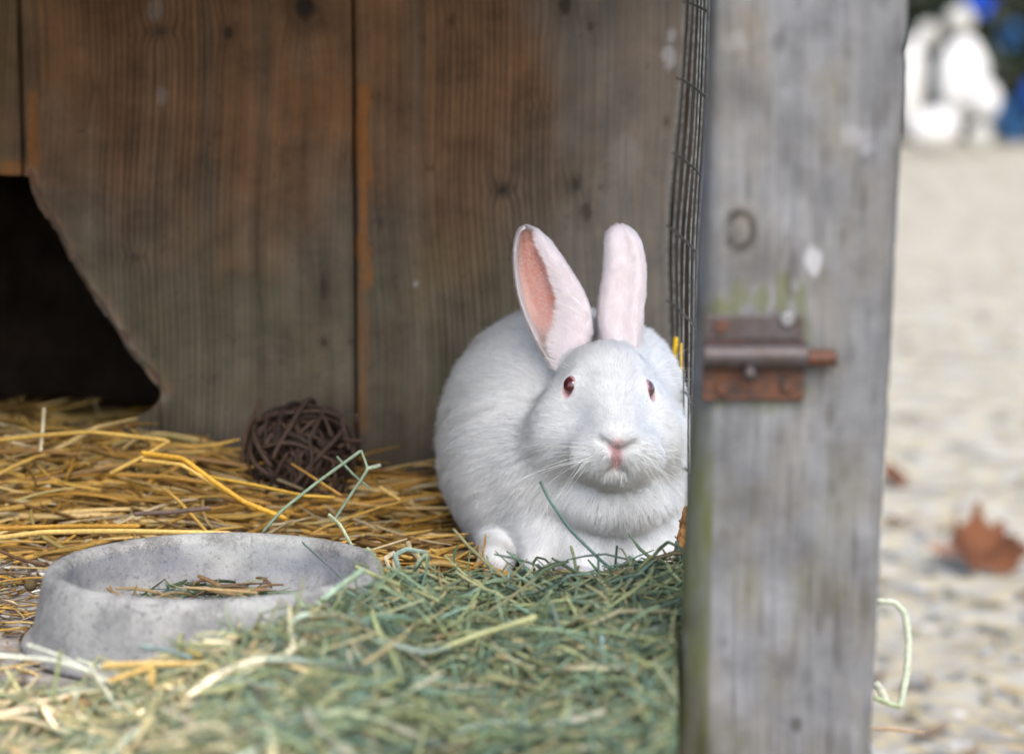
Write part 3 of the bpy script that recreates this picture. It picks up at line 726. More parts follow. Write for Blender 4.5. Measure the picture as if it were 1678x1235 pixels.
o = obj('hay_scraps', new_mesh('hay_scraps', V, f, M_BLADE, True, {'col': ('FLOAT_COLOR', c)})); tag(o, 'few scraps of hay and brown stalk lying in the concrete bowl', 'hay', kind='stuff')

# --- stalks one can tell apart
GRN = (.22, .29, .20); BLG = (.17, .25, .215); GLD = (.56, .36, .09); PALE = (.60, .52, .34); BRN = (.20, .12, .06); DRK = (.06, .07, .03); ORG = (.62, .34, .04); OLV = (.30, .31, .15); WHT = (.62, .62, .50)
def stalk(name, pts, wdt, colr, label, cat, flat=.6, group=None, ends=None, S_=6):
    pw = np.array([P(*p) for p in pts]); base = pw[0].copy()
    K = max(14, 7 * len(pts)); pth = smooth_path(pw, K, .30)[None]
    tp = np.ones(K); tp[0] = .8; tp[-1] = .55
    V, f, bi = tube_batch(pth, np.array([wdt]), S_, flat, twist=np.array([[.3, 1., .35]]), taper=tp)
    caps = [tuple(range(S_))[::-1], tuple((K - 1) * S_ + k for k in range(S_))]
    t = np.repeat(np.linspace(0, 1, K), S_)[:, None]
    c = np.array(colr)[None] * (.85 + .3 * vnoise(t * 9 + base[0] * 90, t * 0)) 
    Fl = [tuple(q) for q in f] + caps
    o = obj(name, new_mesh(name, V - base, Fl, M_STRAW, True, {'col': ('FLOAT_COLOR', c)})); o.location = tuple(base)
    return tag(o, label, cat, group)
st = 'straw_stalk'; hb = 'hay_stalk'
stalk(st, [(-10, 722, 1.97), (60, 714, 1.96), (150, 708, 1.95), (276, 722, 1.94)], .0042, GLD, 'long golden straw lying level below the dark hole, its right end bent back', 'straw')
stalk(st, [(278, 722, 1.94), (240, 745, 1.94), (180, 776, 1.92)], .0036, GLD, 'short golden straw slanting down left from the bend under the hole', 'straw')
stalk(st, [(232, 742, 1.87), (300, 752, 1.86), (345, 785, 1.85), (400, 822, 1.84), (470, 850, 1.83)], .0048, ORG, 'thick bright orange straw bent downward left of the twig ball', 'straw')
stalk(st, [(232, 754, 1.86), (298, 762, 1.855), (360, 800, 1.85), (415, 830, 1.84)], .0038, GLD, 'paler straw lying under the bent orange straw left of the twig ball', 'straw')
stalk(st, [(310, 775, 1.88), (420, 795, 1.87), (500, 812, 1.86), (550, 815, 1.86)], .0032, (.50, .30, .04), 'slim yellow straw crossing the foot of the twig ball', 'straw')
stalk(st, [(-10, 866, 1.78), (110, 862, 1.78), (230, 862, 1.77)], .0042, (.42, .22, .03), 'brownish gold straw lying level behind the left of the bowl', 'straw')
stalk(st, [(-10, 882, 1.76), (70, 872, 1.76), (200, 870, 1.75), (380, 874, 1.75)], .0045, (.62, .42, .13), 'long pale gold straw along the back rim of the bowl', 'straw')
stalk(st, [(72, 668, 2.00), (70, 700, 2.0), (66, 740, 1.99)], .0036, PALE, 'pale upright straw in front of the dark hole', 'straw')
stalk(st, [(225, 686, 2.08), (160, 700, 2.04), (60, 755, 2.0), (0, 785, 1.98)], .0048, (.56, .40, .16), 'broad straw slanting from the lip of the hole down to the left', 'straw')
stalk(st, [(478, 760, 1.93), (510, 780, 1.90), (560, 812, 1.88)], .0026, (.50, .28, .07), 'thin orange straw leaning across the twig ball', 'straw')
stalk(st, [(622, 798, 1.94), (656, 820, 1.93)], .0036, (.62, .42, .14), 'short bright straw end right of the twig ball', 'straw')
stalk(st, [(560, 905, 1.80), (640, 915, 1.80), (770, 935, 1.79)], .0035, (.40, .22, .05), 'straw running under the left hind foot of the rabbit', 'straw')
stalk(st, [(705, 900, 1.82), (740, 915, 1.81), (782, 935, 1.80)], .0036, (.52, .34, .09), 'short straw pointing at the left hind foot of the rabbit', 'straw')
stalk(st, [(1107, 610, 1.98), (1105, 580, 1.98), (1108, 552, 1.98)], .0040, (.75, .48, .02), 'vivid yellow straw standing in the wire mesh, the left one', 'straw')
stalk(st, [(1113, 618, 1.97), (1116, 590, 1.97), (1115, 562, 1.97)], .0046, (.78, .48, .02), 'vivid yellow straw standing in the wire mesh, nearer the post', 'straw')
stalk(st, [(168, 1090, 1.385), (225, 1088, 1.382), (330, 1088, 1.38), (385, 1096, 1.375), (415, 1115, 1.37)], .0044, (.56, .38, .13), 'golden straw lying on the hay along the front of the bowl', 'straw')
stalk(st, [(178, 1116, 1.37), (225, 1100, 1.372), (250, 1092, 1.375)], .0032, (.56, .36, .10), 'short orange straw crossing under the golden one at the front of the bowl', 'straw')
stalk(st, [(248, 1092, 1.37), (249, 1122, 1.365)], .0036, (.50, .32, .08), 'stubby upright orange straw in front of the bowl', 'straw')
stalk(st, [(295, 1062, 1.40), (330, 1074, 1.39)], .0034, (.55, .42, .12), 'short yellow stub leaning against the bowl front', 'straw')
stalk(st, [(430, 1196, 1.27), (520, 1150, 1.27)], .003, (.4, .3, .12), 'olive brown stem slanting at the bottom of the hay', 'straw')
# the green ones
stalk(hb, [(430, 872, 1.80), (460, 838, 1.80), (520, 790, 1.80), (592, 738, 1.80)], .0026, GRN, 'long green grass stem leaning up right across the twig ball', 'grass blade')
stalk(hb, [(592, 738, 1.80), (602, 768, 1.79), (575, 810, 1.79), (545, 856, 1.79)], .0024, GRN, 'green grass stem hanging down from the tip right of the twig ball', 'grass blade')
stalk(hb, [(552, 748, 1.84), (580, 778, 1.83), (606, 800, 1.82)], .0022, GRN, 'short green stem crossing the two longer ones by the twig ball', 'grass blade')
stalk(hb, [(600, 768, 1.88), (624, 762, 1.88)], .0034, (.42, .48, .36), 'pale stub of a stem right of the twig ball', 'grass blade')
stalk(hb, [(538, 842, 1.70), (556, 858, 1.70), (580, 900, 1.69), (592, 918, 1.68)], .0030, (.33, .37, .24), 'bent pale green stem just behind the right of the bowl', 'grass blade')
stalk(hb, [(495, 888, 1.67), (525, 915, 1.64), (560, 948, 1.58)], .0030, BLG, 'blue green blade hanging over the bowl rim', 'grass blade', flat=.2)
stalk(hb, [(520, 990, 1.49), (555, 962, 1.50), (598, 932, 1.50)], .0042, (.30, .40, .29), 'broad light green blade sticking up at the right of the bowl', 'grass blade', flat=.15)
stalk(hb, [(582, 928, 1.55), (620, 945, 1.54), (680, 968, 1.52), (720, 985, 1.50)], .0036, OLV, 'thick olive stem sloping right from the bowl rim', 'grass blade')
stalk(hb, [(885, 788, 1.69), (900, 818, 1.685), (935, 868, 1.675), (985, 918, 1.665), (1012, 940, 1.655)], .0028, (.13, .21, .175), 'slender blue green blade standing in front of the rabbit chest', 'grass blade', flat=.35)
stalk(hb, [(1005, 945, 1.66), (1009, 918, 1.66), (1011, 893, 1.66)], .0017, (.05, .085, .05), 'short dark blade upright below the rabbit chest', 'grass blade')
stalk(hb, [(876, 936, 1.66), (874, 922, 1.66), (880, 913, 1.66), (893, 916, 1.66), (906, 930, 1.66), (912, 952, 1.66)], .0019, DRK, 'dark green blade curled into a loop before the rabbit', 'grass blade')
stalk(hb, [(845, 930, 1.66), (880, 942, 1.65), (915, 962, 1.64)], .0026, (.30, .34, .17), 'light olive stem lying before the rabbit feet', 'grass blade')
stalk(hb, [(935, 893, 1.65), (940, 910, 1.65), (945, 942, 1.65)], .0024, (.30, .34, .18), 'blurred yellowish blade upright left of the blue green one', 'grass blade')
stalk(hb, [(852, 960, 1.65), (852, 940, 1.65), (866, 934, 1.64)], .0030, BLG, 'bent bluish blade beside the front feet of the rabbit', 'grass blade', flat=.2)
stalk(hb, [(1020, 948, 1.63), (1045, 935, 1.62), (1068, 910, 1.61)], .0030, OLV, 'olive stem rising to the right by the post side of the hay', 'grass blade')
stalk(hb, [(1060, 925, 1.62), (1080, 900, 1.62), (1095, 888, 1.61), (1118, 900, 1.60), (1122, 925, 1.6)], .0026, (.12, .15, .09), 'dark blade arched over the hay beside the post', 'grass blade', flat=.3)
stalk(hb, [(985, 1040, 1.40), (990, 1100, 1.385), (978, 1170, 1.37), (968, 1225, 1.355)], .0030, (.21, .29, .27), 'long blue green blade running down the front of the heap', 'grass blade', flat=.4)
stalk(hb, [(700, 1072, 1.41), (770, 1045, 1.415), (880, 1010, 1.42)], .0040, (.34, .35, .17), 'thick yellow green stem lying across the middle of the heap', 'grass blade')
stalk(hb, [(500, 1170, 1.30), (600, 1150, 1.30), (660, 1105, 1.32)], .0034, (.36, .34, .15), 'yellowish stem lying aslant at the front of the heap', 'grass blade')
stalk(hb, [(-5, 1074, 1.40), (90, 1082, 1.40), (140, 1098, 1.39), (185, 1120, 1.38)], .0032, WHT, 'whitish blade on the hay at the left front of the bowl', 'grass blade')
stalk(hb, [(45, 1056, 1.42), (100, 1075, 1.41), (150, 1102, 1.40)], .0028, WHT, 'second whitish blade touching the foot of the bowl', 'grass blade')
stalk(hb, [(85, 1150, 1.37), (92, 1110, 1.375), (100, 1064, 1.38)], .0026, (.22, .24, .10), 'olive stem upright before the left of the bowl', 'grass blade')
stalk(hb, [(145, 1088, 1.38), (165, 1120, 1.37), (185, 1150, 1.36)], .0044, (.60, .58, .42), 'broad bleached blade left of the golden straw', 'grass blade', flat=.2)
stalk(hb, [(205, 1150, 1.33), (235, 1195, 1.32), (250, 1228, 1.31)], .0042, (.42, .46, .30), 'light green blade pointing down at the left of the heap', 'grass blade', flat=.2)
stalk(hb, [(228, 1058, 1.40), (275, 1066, 1.39), (315, 1078, 1.38)], .0034, (.26, .34, .32), 'blue grey blade leaning on the front of the bowl', 'grass blade', flat=.25)
stalk(hb, [(1436, 984, 1.50), (1466, 988, 1.50), (1482, 1004, 1.50), (1489, 1050, 1.50), (1486, 1100, 1.50), (1476, 1156, 1.50)], .0042, (.52, .58, .46), 'pale green blade looping down outside the right of the post', 'grass blade', flat=.2)
stalk(hb, [(1477, 1158, 1.50), (1455, 1152, 1.50), (1432, 1142, 1.50)], .0040, (.40, .48, .30), 'pale blade end turned back to the post near its foot', 'grass blade', flat=.2)
stalk(hb, [(1434, 1118, 1.50), (1442, 1128, 1.50), (1452, 1150, 1.50)], .0050, (.55, .58, .48), 'small torn pale blade peeping out beside the post', 'grass blade', flat=.15)
stalk(st, [(1420, 1192, 1.47), (1460, 1194, 1.47), (1516, 1200, 1.47)], .0028, (.34, .24, .15), 'thin brown stalk poking out right of the post at the bottom', 'straw')
stalk('twig', [(-10, 898, 1.72), (30, 915, 1.71), (75, 926, 1.70)], .0032, (.12, .065, .035), 'thin brown twig on the boards left of the bowl', 'twig')
stalk('twig', [(220, 842, 1.84), (290, 838, 1.83), (345, 832, 1.82)], .0042, (.16, .11, .09), 'grey brown twig in the straw behind the bowl', 'twig')
# curled dry leaves of grass beside the bowl
cu = [([(648, 905, 1.66), (632, 915, 1.66), (640, 935, 1.655), (660, 952, 1.65)], PALE), ([(655, 903, 1.66), (645, 922, 1.66), (650, 945, 1.66)], (.50, .40, .24)),
      ([(668, 886, 1.66), (672, 900, 1.66), (686, 915, 1.655), (682, 945, 1.65)], (.42, .34, .20)), ([(600, 898, 1.64), (612, 908, 1.64), (622, 940, 1.63)], (.30, .38, .24)),
      ([(655, 935, 1.62), (648, 910, 1.62), (665, 900, 1.62), (700, 906, 1.62)], (.25, .34, .28)), ([(700, 906, 1.62), (680, 930, 1.62), (655, 950, 1.62)], (.28, .34, .24))]
CL = ['pale curled grass blade bulging left, outermost of the curled tangle right of the bowl', 'tan grass blade hanging straight inside the curled tangle right of the bowl',
      'brownish crumpled blade standing tallest in the tangle right of the bowl', 'short green blade leaning on the bowl rim left of the curled tangle',
      'blue green blade arched over the top of the curled tangle right of the bowl', 'thin green blade running down left through the curled tangle right of the bowl']
for k_, (pp, cc_) in enumerate(cu):
    stalk(hb, pp, .0038, cc_, CL[k_], 'grass blade', flat=.15, group='curled dry blades right of the bowl')

# seed head
sh = empty('grass_seed_head', tuple(P(740, 985, 1.60))); tag(sh, 'tiny golden grass seed head between the bowl and the rabbit', 'seed head')
ax = smooth_path([P(722, 990, 1.60), P(740, 982, 1.6), P(752, 966, 1.6), P(762, 944, 1.6)], 14)
V, f, _i = tube_batch(ax[None], np.array([.0011]), 5, twist=np.array([[0., 1, 0]])); at_root('stem', V, f, M_STRAW, sh, True, {'col': ('FLOAT_COLOR', np.tile((.5, .36, .14), (len(V), 1)))})
gr = []
for k_ in range(16):
    p = ax[4 + int(k_ * 9 / 16)]; sd_ = (-1) ** k_; q = p + np.array([sd_ * .0022, random.uniform(-.001, .001), .003]); gr.append([p, (p + q) / 2 + [sd_ * .0004, 0, 0], q])
V, f, _i = tube_batch(np.array(gr), np.full(16, .0014), 5, taper=np.array([.5, 1, .3]))
o = at_root('grains', V, f, M_STRAW, sh, True, {'col': ('FLOAT_COLOR', np.tile((.55, .40, .16), (len(V), 1)))}); o['kind'] = 'stuff'

# dropping
mm = N('dropping', .9, .2); mm.col(mm.mix(mm.noise(mm.coord(), 700, 3), (.05, .035, .015), (.10, .075, .035))); M_DROP = mm.m
def ball_mesh(r, n=18, bump=0.0, sc=(1, 1, 1)):
    V = []; 
    for i in range(n + 1):
        for j in range(2 * n):
            th = math.pi * i / n; ph = math.pi * j / n; V.append((math.sin(th) * math.cos(ph), math.sin(th) * math.sin(ph), math.cos(th)))
    V = np.array(V); V = V * r * (1 + bump * (fbm(V[:, 0] * 3 + 9, V[:, 1] * 3 + V[:, 2] * 3 + 9)[:, None] - .45)) * np.array(sc)
    i = np.arange(n)[:, None]; j = np.arange(2 * n)[None, :]; j2 = (j + 1) % (2 * n)
    return V, np.stack([i * 2 * n + j, (i + 1) * 2 * n + j, (i + 1) * 2 * n + j2, i * 2 * n + j2], -1).reshape(-1, 4)
V, f = ball_mesh(.0042, 12, .25); o = obj('rabbit_dropping', new_mesh('rabbit_dropping', V, f, M_DROP)); o.location = tuple(P(783, 957, 1.74) + [0, 0, .000])
tag(o, 'round brown dropping on the straw beside the rabbit left foot', 'dropping')
V, f = ball_mesh(.0045, 12, .25); o = obj('rabbit_dropping', new_mesh('rabbit_dropping', V, f, M_DROP)); o.location = tuple(P(50, 958, 1.66))
tag(o, 'round grey brown dropping on the boards at the left edge of the bowl', 'dropping')

# ------------------------------------------------------------------ twig ball
mm = N('willow_bark', .7, .3); oi = mm.n('ShaderNodeObjectInfo')
g = mm.mix(oi.outputs['Random'], (.024, .014, .010), (.078, .046, .030)); nn_ = mm.noise(mm.coord(), 220, 3)
v_ = mm.ramp(nn_, .3, .7, .6, 1.3); mm.col(mm.mix(1.0, g, mm.vec(v_, v_, v_), 'MULTIPLY')); M_TWIG = mm.m
BR = .0485
bc = P(494, 766, 2.03); bc[2] = BR + .002
tb = empty('twig_ball', tuple(bc)); tag(tb, 'dark brown ball woven of willow twigs against the plank wall', 'toy ball')
arcs = []
for k in range(14):
    K = 26; span = random.uniform(.8, 1.9); h = random.uniform(-.30, .30); t = np.linspace(0, span, K)
    rr_ = BR * random.uniform(.90, 1.03)
    h_ = rr_ * h + .003 * np.sin(t * random.uniform(2, 5) + k); q_ = np.sqrt(np.maximum(rr_ ** 2 - h_ ** 2, 0)) * (1 + .05 * np.sin(t * 4.3 + k * 2))
    pth = np.stack([q_ * np.cos(t), q_ * np.sin(t), h_], -1)[None]
    V, f, _i = tube_batch(pth, np.array([random.uniform(.0026, .0050)]), 6, twist=np.array([[0, 0, 1.]]), taper=np.r_[.5, np.ones(K - 2), .4])
    arcs.append(new_mesh('twig', V, f, M_TWIG))
for k in range(190):
    q_ = np.array([random.gauss(0, 1) for _ in range(4)]); q_ /= np.linalg.norm(q_)
    o = obj('twig', arcs[k % 14], tb); o.rotation_mode = 'QUATERNION'; o.rotation_quaternion = tuple(q_)
    s_ = random.uniform(.84, 1.06) if k % 4 else random.uniform(.55, .8); o.scale = (s_,) * 3
for a_, b_ in (((-.050, -.012, -.005), (-.032, -.018, .053)), ((.035, -.02, .020), (.052, -.01, .017))):
    pth = smooth_path([np.array(a_), (np.array(a_) + b_) / 2 + [-.004, 0, 0], np.array(b_)], 10)[None]
    V, f, _i = tube_batch(pth, np.array([.003]), 6, twist=np.array([[0, 1., 0]])); obj('twig', new_mesh('twig', V, f, M_TWIG), tb)

# dried brown seed cluster between rabbit and post
dc = empty('dried_flower', tuple(P(1110, 876, 1.71))); tag(dc, 'ruffled orange brown dried flower head between the rabbit and the post', 'dried flower')
mm = N('dried_petal', .8, .2); mm.col(mm.mix(mm.noise(mm.coord(), 300, 3), (.26, .10, .03), (.46, .24, .09))); M_PETAL = mm.m
pm = None
for k in range(46):
    if pm is None:
        u = np.linspace(0, 1, 6); v = np.linspace(-1, 1, 5); U, Vv = np.meshgrid(u, v, indexing='ij')
        wv = .0030 * np.sin(np.pi * np.clip(U * .9 + .08, 0, 1)); q = np.stack([Vv * wv, U * .009, .004 * U * U + .0012 * Vv * Vv], -1).reshape(-1, 3)
        pm = new_mesh('petal', q, gridfaces(6, 5), M_PETAL)
    o = obj('petal', pm, dc); t = k / 46
    o.location = (.003 * math.sin(k * 2.4) + .007 * t, .003 * math.cos(k * 2.4), -.022 + .036 * t); o.rotation_euler = (random.uniform(.2, 1.2), 0, k * 2.4); 

# ================================================================== OUTDOORS RIGHT
mm = N('dry_maple_leaf', .75, .25); mm.col(mm.mix(mm.ramp(mm.noise(mm.coord(), 25, 4), .35, .65), (.065, .024, .010), (.13, .047, .018))); M_LEAF = mm.m
mm = N('faded_leaf', .8, .2); mm.col(mm.mix(mm.noise(mm.coord(), 25, 3), (.30, .16, .11), (.40, .24, .16))); M_LEAF2 = mm.m
def leaf_mesh(size, fold, mat, seed=0):
    rs = np.random.default_rng(seed); tips = [(-150, .55), (-95, .8), (-35, .9), (0, 1.0), (35, .9), (95, .8), (150, .55)]
    out = []
    for k in range(len(tips)):
        a, r = tips[k]; out.append((a, r))
        if k < len(tips) - 1: out.append(((a + tips[k + 1][0]) / 2, .70))
    out = [(180, .12)] + out if False else out
    pts = []
    for k in range(len(out) - 1):
        for t in np.linspace(0, 1, 6)[:-1]:
            a = out[k][0] + (out[k + 1][0] - out[k][0]) * t; r = out[k][1] + (out[k + 1][1] - out[k][1]) * (t ** .7 if out[k][1] > out[k + 1][1] else t ** 1.4)
            pts.append((math.radians(a), r * (1 + .06 * math.sin(t * 9))))
    pts.append((math.radians(150), .55)); pts.append((math.radians(180), .14))
    nrg = 7; V = [(0, 0, 0)]
    for q in range(1, nrg + 1):
        for (a, r) in pts:
            rr = r * q / nrg; x, y = rr * math.sin(a), rr * math.cos(a)
            z = fold * (abs(x) ** 1.4 * .7 + (max(y, 0) ** 2) * .55 + .10 * math.sin(a * 5 + seed) * rr + .06 * math.sin(x * 9 + seed) * rr)
            V.append((x, y, z))
    n = len(pts); Fc = [(0, 1 + (k + 1) % n, 1 + k) for k in range(n)]
    for q in range(nrg - 1):
        for k in range(n): b = 1 + q * n; Fc.append((b + k, b + (k + 1) % n, b + n + (k + 1) % n, b + n + k))
    return new_mesh('leaf', np.array(V) * size, Fc, mat)
def leaf_thing(loc, size, fold, rot, mat, label, seed):
    me = leaf_mesh(size, fold, mat, seed); o = obj('maple_leaf', me); o.location = loc; o.rotation_euler = rot
    tag(o, label, 'leaf'); md = o.modifiers.new('thickness', 'SOLIDIFY'); md.thickness = .001; return o
def gpt(px, py):
    a = (py - 617.5) / F; Y = (CAMZ - GZ) / math.tan(PITCH + math.atan(a)); return P(px, py, Y)
p = gpt(1602, 940); leaf_thing((p[0], p[1], GZ + .020), .080, 1.0, (R_(34), R_(10), R_(15)), M_LEAF, 'curled rust brown maple leaf lying on the ground right of the post', 1)
p = gpt(1564, 935); leaf_thing((p[0], p[1] + .03, GZ + .014), .045, .5, (R_(12), R_(-10), R_(100)), M_LEAF2, 'faded pinkish leaf at the left side of the rust brown maple leaf', 2)
p = gpt(1462, 800); leaf_thing((p[0], p[1], GZ + .012), .042, .9, (R_(30), 0, R_(60)), M_LEAF, 'small rust brown leaf just peeping out behind the post', 3)
p = gpt(1474, 862); leaf_thing((p[0], p[1], GZ + .010), .04, .4, (R_(10), 0, R_(190)), M_LEAF2, 'flat faded leaf on the ground close to the post edge', 4)

# litter on the ground
n = 1500
dist = 2.2 + 16 * rng.random(n) ** 2.2; lxp = dist * rng.uniform(.10, .26, n) + 0; 
lit = .8 * np.array([(.46, .38, .20), (.60, .58, .54), (.30, .20, .12), (.46, .40, .26), (.36, .34, .32), (.50, .36, .16)])
K = 4; a = rng.uniform(0, 6.3, n); ln = rng.uniform(.02, .07, n) * (1 + dist * .06)
s = np.linspace(-.5, .5, K)[None, :]
pth = np.stack([lxp[:, None] + np.cos(a)[:, None] * ln[:, None] * s, dist[:, None] + np.sin(a)[:, None] * ln[:, None] * s, GZ + .006 + rng.uniform(0, .004, n)[:, None] + .01 * s * s], -1)
V, f, bi = tube_batch(pth, rng.uniform(.004, .016, n) * (1 + dist * .04), 6, .12, twist=np.tile([0., 0, 1.], (n, 1)) + rng.normal(0, .15, (n, 3)), taper=np.array([.35, 1, .9, .3]))
o = obj('leaf_litter', new_mesh('leaf_litter', V, f, M_BLADE, True, {'col': ('FLOAT_COLOR', (lit[rng.integers(0, 6, n)] * rng.uniform(.8, 1.25, (n, 1)))[bi])}))
tag(o, 'dry leaves and straw scraps strewn over the sandy ground outside', 'leaf litter', kind='stuff')

# far background: pale stones before a dark hedge with blue sheets
mm = N('whitewashed_stone', .8, .2); mm.col(mm.mix(mm.noise(mm.coord(), 3, 3), (.50, .48, .46), (.58, .56, .53))); M_WHITE = mm.m
mm = N('grey_stone', .8, .2); mm.col(mm.mix(mm.noise(mm.coord(), 4, 3), (.30, .29, .26), (.42, .41, .37))); M_GSTONE = mm.m
BGY = 20.0
def stone(px, py, rx, rz, Y, mat, label):
    c = P(px, py, Y); k = Y / F
    V, f = ball_mesh(1.0, 16, .35); V = V * np.array([rx * k, rx * k * .8, rz * k]); 
    o = obj('pale_boulder', new_mesh('pale_boulder', V, f, mat)); o.location = tuple(c); tag(o, label, 'boulder')
stone(1576, 130, 42, 68, BGY, M_WHITE, 'large upright white boulder, brightest in the blurred distance')
stone(1494, 140, 22, 78, BGY + .3, M_WHITE, 'tall white boulder half hidden behind the post edge')
stone(1530, 212, 42, 34, BGY - .5, M_WHITE, 'low white boulder at the foot of the upright ones')
stone(1616, 165, 22, 30, BGY - .3, M_WHITE, 'small white boulder leaning on the right of the largest')
stone(1572, 34, 24, 24, BGY + .5, M_GSTONE, 'grey beige stone sitting on top of the largest white boulder')
stone(1520, 58, 20, 22, BGY + .5, M_GSTONE, 'small grey stone on top of the tall boulder by the post')
stone(1606, 225, 20, 24, BGY - .6, M_GSTONE, 'grey stone lying at the right end of the low white boulder')
mm = N('dark_hedge_leaves', .6, .3); mm.col(mm.attr('col', 'Color')); M_HEDGE = mm.m
n = 9000
hx_ = rng.uniform(.5, 8, n); hz2 = rng.uniform(-.4, 4.2, n); hy_ = 23.5 + rng.normal(0, .35, n) + .5 * np.sin(hx_ * 2.3) * np.cos(hz2 * 2)
sz = rng.uniform(.07, .16, n); A1 = rng.normal(size=(n, 3)); A1 /= np.linalg.norm(A1, axis=1, keepdims=True); A2 = np.cross(A1, rng.normal(size=(n, 3))); A2 /= np.linalg.norm(A2, axis=1, keepdims=True)
c0 = np.stack([hx_, hy_, hz2], 1)
V = np.stack([c0 - A1 * sz[:, None], c0 - A2 * sz[:, None] * .5, c0 + A1 * sz[:, None], c0 + A2 * sz[:, None] * .5], 1).reshape(-1, 3)
f = np.arange(4 * n).reshape(-1, 4)
hc_ = np.array([(.020, .030, .018), (.03, .04, .022), (.014, .02, .016), (.045, .05, .03)])[rng.integers(0, 4, n)]
hed = empty('hedge', (4, 23.8, GZ)); tag(hed, 'dark out of focus hedge closing the yard in the far distance', 'hedge')
o = at_root('foliage', V, f, M_HEDGE, hed, False, {'col': ('FLOAT_COLOR', np.repeat(hc_, 4, 0))}); o['kind'] = 'stuff'
xh = np.linspace(-1, 9, 40); zh = np.linspace(GZ, 4.0, 24); XH, ZH = np.meshgrid(xh, zh, indexing='ij')
YH = 24.2 + .3 * np.sin(XH * 3) * np.sin(ZH * 2.4) + 0 * XH; Vh = np.stack([XH, YH, ZH], -1).reshape(-1, 3); Vb2 = Vh.copy(); Vb2[:, 1] += 1.2
fh = gridfaces(40, 24); at_root('branch_mass', np.vstack([Vh, Vb2]), np.vstack([fh, fh + len(Vh)]), M_HEDGE, hed, True, {'col': ('FLOAT_COLOR', np.tile((.012, .016, .014), (2 * len(Vh), 1)))})
mm = N('blue_sheet', .6, .4); mm.col(mm.mix(mm.noise(mm.coord(), 5, 3), (.008, .06, .42), (.02, .11, .55))); M_BLUE = mm.m
def sheet(px, py, w_, h_, label, mat):
    c = P(px, py, 22.3); k = 22.3 / F; u = np.linspace(-1, 1, 16); U, Vv = np.meshgrid(u, u, indexing='ij')
    rr = np.stack([U * w_ * k * (1 - .25 * Vv * Vv), .18 * np.sin(U * 4 + px) * np.cos(Vv * 3) - .1 * (1 - U * U), Vv * h_ * k * (1 - .3 * U * U)], -1).reshape(-1, 3)
    o = obj('blue_sheet', new_mesh('blue_sheet', rr, gridfaces(16, 16), mat)); o.location = tuple(c); tag(o, label, 'sheet')
    md = o.modifiers.new('thickness', 'SOLIDIFY'); md.thickness = .01
mm = N('dull_blue_sheet', .7, .3); mm.col((.02, .075, .17)); M_BLUE2 = mm.m
sheet(1602, 0, 24, 26, 'bright blue sheet on the hedge above the grey beige stone', M_BLUE)
sheet(1656, 58, 22, 24, 'dull blue sheet hung in the hedge right of the boulders', M_BLUE2)
sheet(1690, 155, 16, 22, 'bright blue sheet low at the right edge of the hedge', M_BLUE)
sheet(1660, 195, 34, 36, 'grey blue sheet at the foot of the hedge', M_BLUE2)

# ================================================================== RABBIT
E = lambda px, py, Y: P(px, py, Y).astype(np.float32)
h = .0016
lo = np.array([-.075, 1.70, -.004]); hi = np.array([.165, 2.11, .262])
ns = np.ceil((hi - lo) / h).astype(int)
ax_ = [np.arange(k, dtype=np.float32) * h + l for k, l in zip(ns, lo.astype(np.float32))]
XX = ax_[0][:, None, None]; YY = ax_[1][None, :, None]; ZZg = ax_[2][None, None, :]
def ell(c, r, rot=None):
    dx, dy, dz = XX - c[0], YY - c[1], ZZg - c[2]
    if rot is not None:
        cs, sn = math.cos(rot), math.sin(rot); dx, dy = dx * cs + dy * sn, -dx * sn + dy * cs
    r = np.array(r, dtype=np.float32)
    k0 = np.sqrt((dx / r[0]) ** 2 + (dy / r[1]) ** 2 + (dz / r[2]) ** 2)
    return (k0 - 1) * float((r[0] * r[1] * r[2]) ** (1 / 3) * .55 + r.min() * .45)
def sph(c, r): return np.sqrt((XX - c[0]) ** 2 + (YY - c[1]) ** 2 + (ZZg - c[2]) ** 2) - np.float32(r)
def cone(a, b, ra, rb):
    a = np.array(a, np.float32); b = np.array(b, np.float32); ba = b - a; l2 = float(ba @ ba)
    t = np.clip(((XX - a[0]) * ba[0] + (YY - a[1]) * ba[1] + (ZZg - a[2]) * ba[2]) / l2, 0, 1)
    return np.sqrt((XX - a[0] - t * ba[0]) ** 2 + (YY - a[1] - t * ba[1]) ** 2 + (ZZg - a[2] - t * ba[2]) ** 2) - (ra + (rb - ra) * t)
def su(a, b, k): 
    hh = np.clip(.5 + .5 * (b - a) / k, 0, 1); return b + (a - b) * hh - k * hh * (1 - hh)
def ss(a, b, k): return -su(-a, b, k)     # a minus b
body = ell(E(912, 722, 1.965), (.096, .128, .110))
body = su(body, ell(E(865, 790, 1.90), (.055, .085, .078)), .03)            # haunch, image left
body = su(body, ell(E(1015, 690, 1.895), (.052, .08, .078)), .03)           # shoulders, neck
body = su(body, ell(E(990, 795, 1.855), (.066, .068, .070)), .025)          # chest
body = su(body, cone(E(905, 840, 1.83), E(880, 925, 1.79), .026, .012), .02)
body = su(body, ell(E(1006, 818, 1.796), (.043, .034, .0235)), .012)        # dewlap
for a_, b_, c_ in ((965, 958, 1.785), (1052, 1050, 1.79)):                   # forelegs and paws
    body = su(body, cone(E(a_, 875, 1.82), E(b_, 940, c_), .019, .0125), .014)
    body = su(body, cone(E(b_, 944, c_), E(b_ - 1, 950, c_ - .028), .0105, .0095), .008)
body = su(body, ell(E(985, 885, 1.822), (.058, .036, .030)), .016)      # low fluffy breast over the paws
ft = P(818, 930, 1.80); ft[2] = .013
body = su(body, cone((ft[0], 1.87, .017), (ft[0] - .002, 1.795, .0115), .016, .0125), .014)    # hind feet
body = su(body, cone((.105, 1.88, .018), (.112, 1.80, .012), .016, .0125), .014)
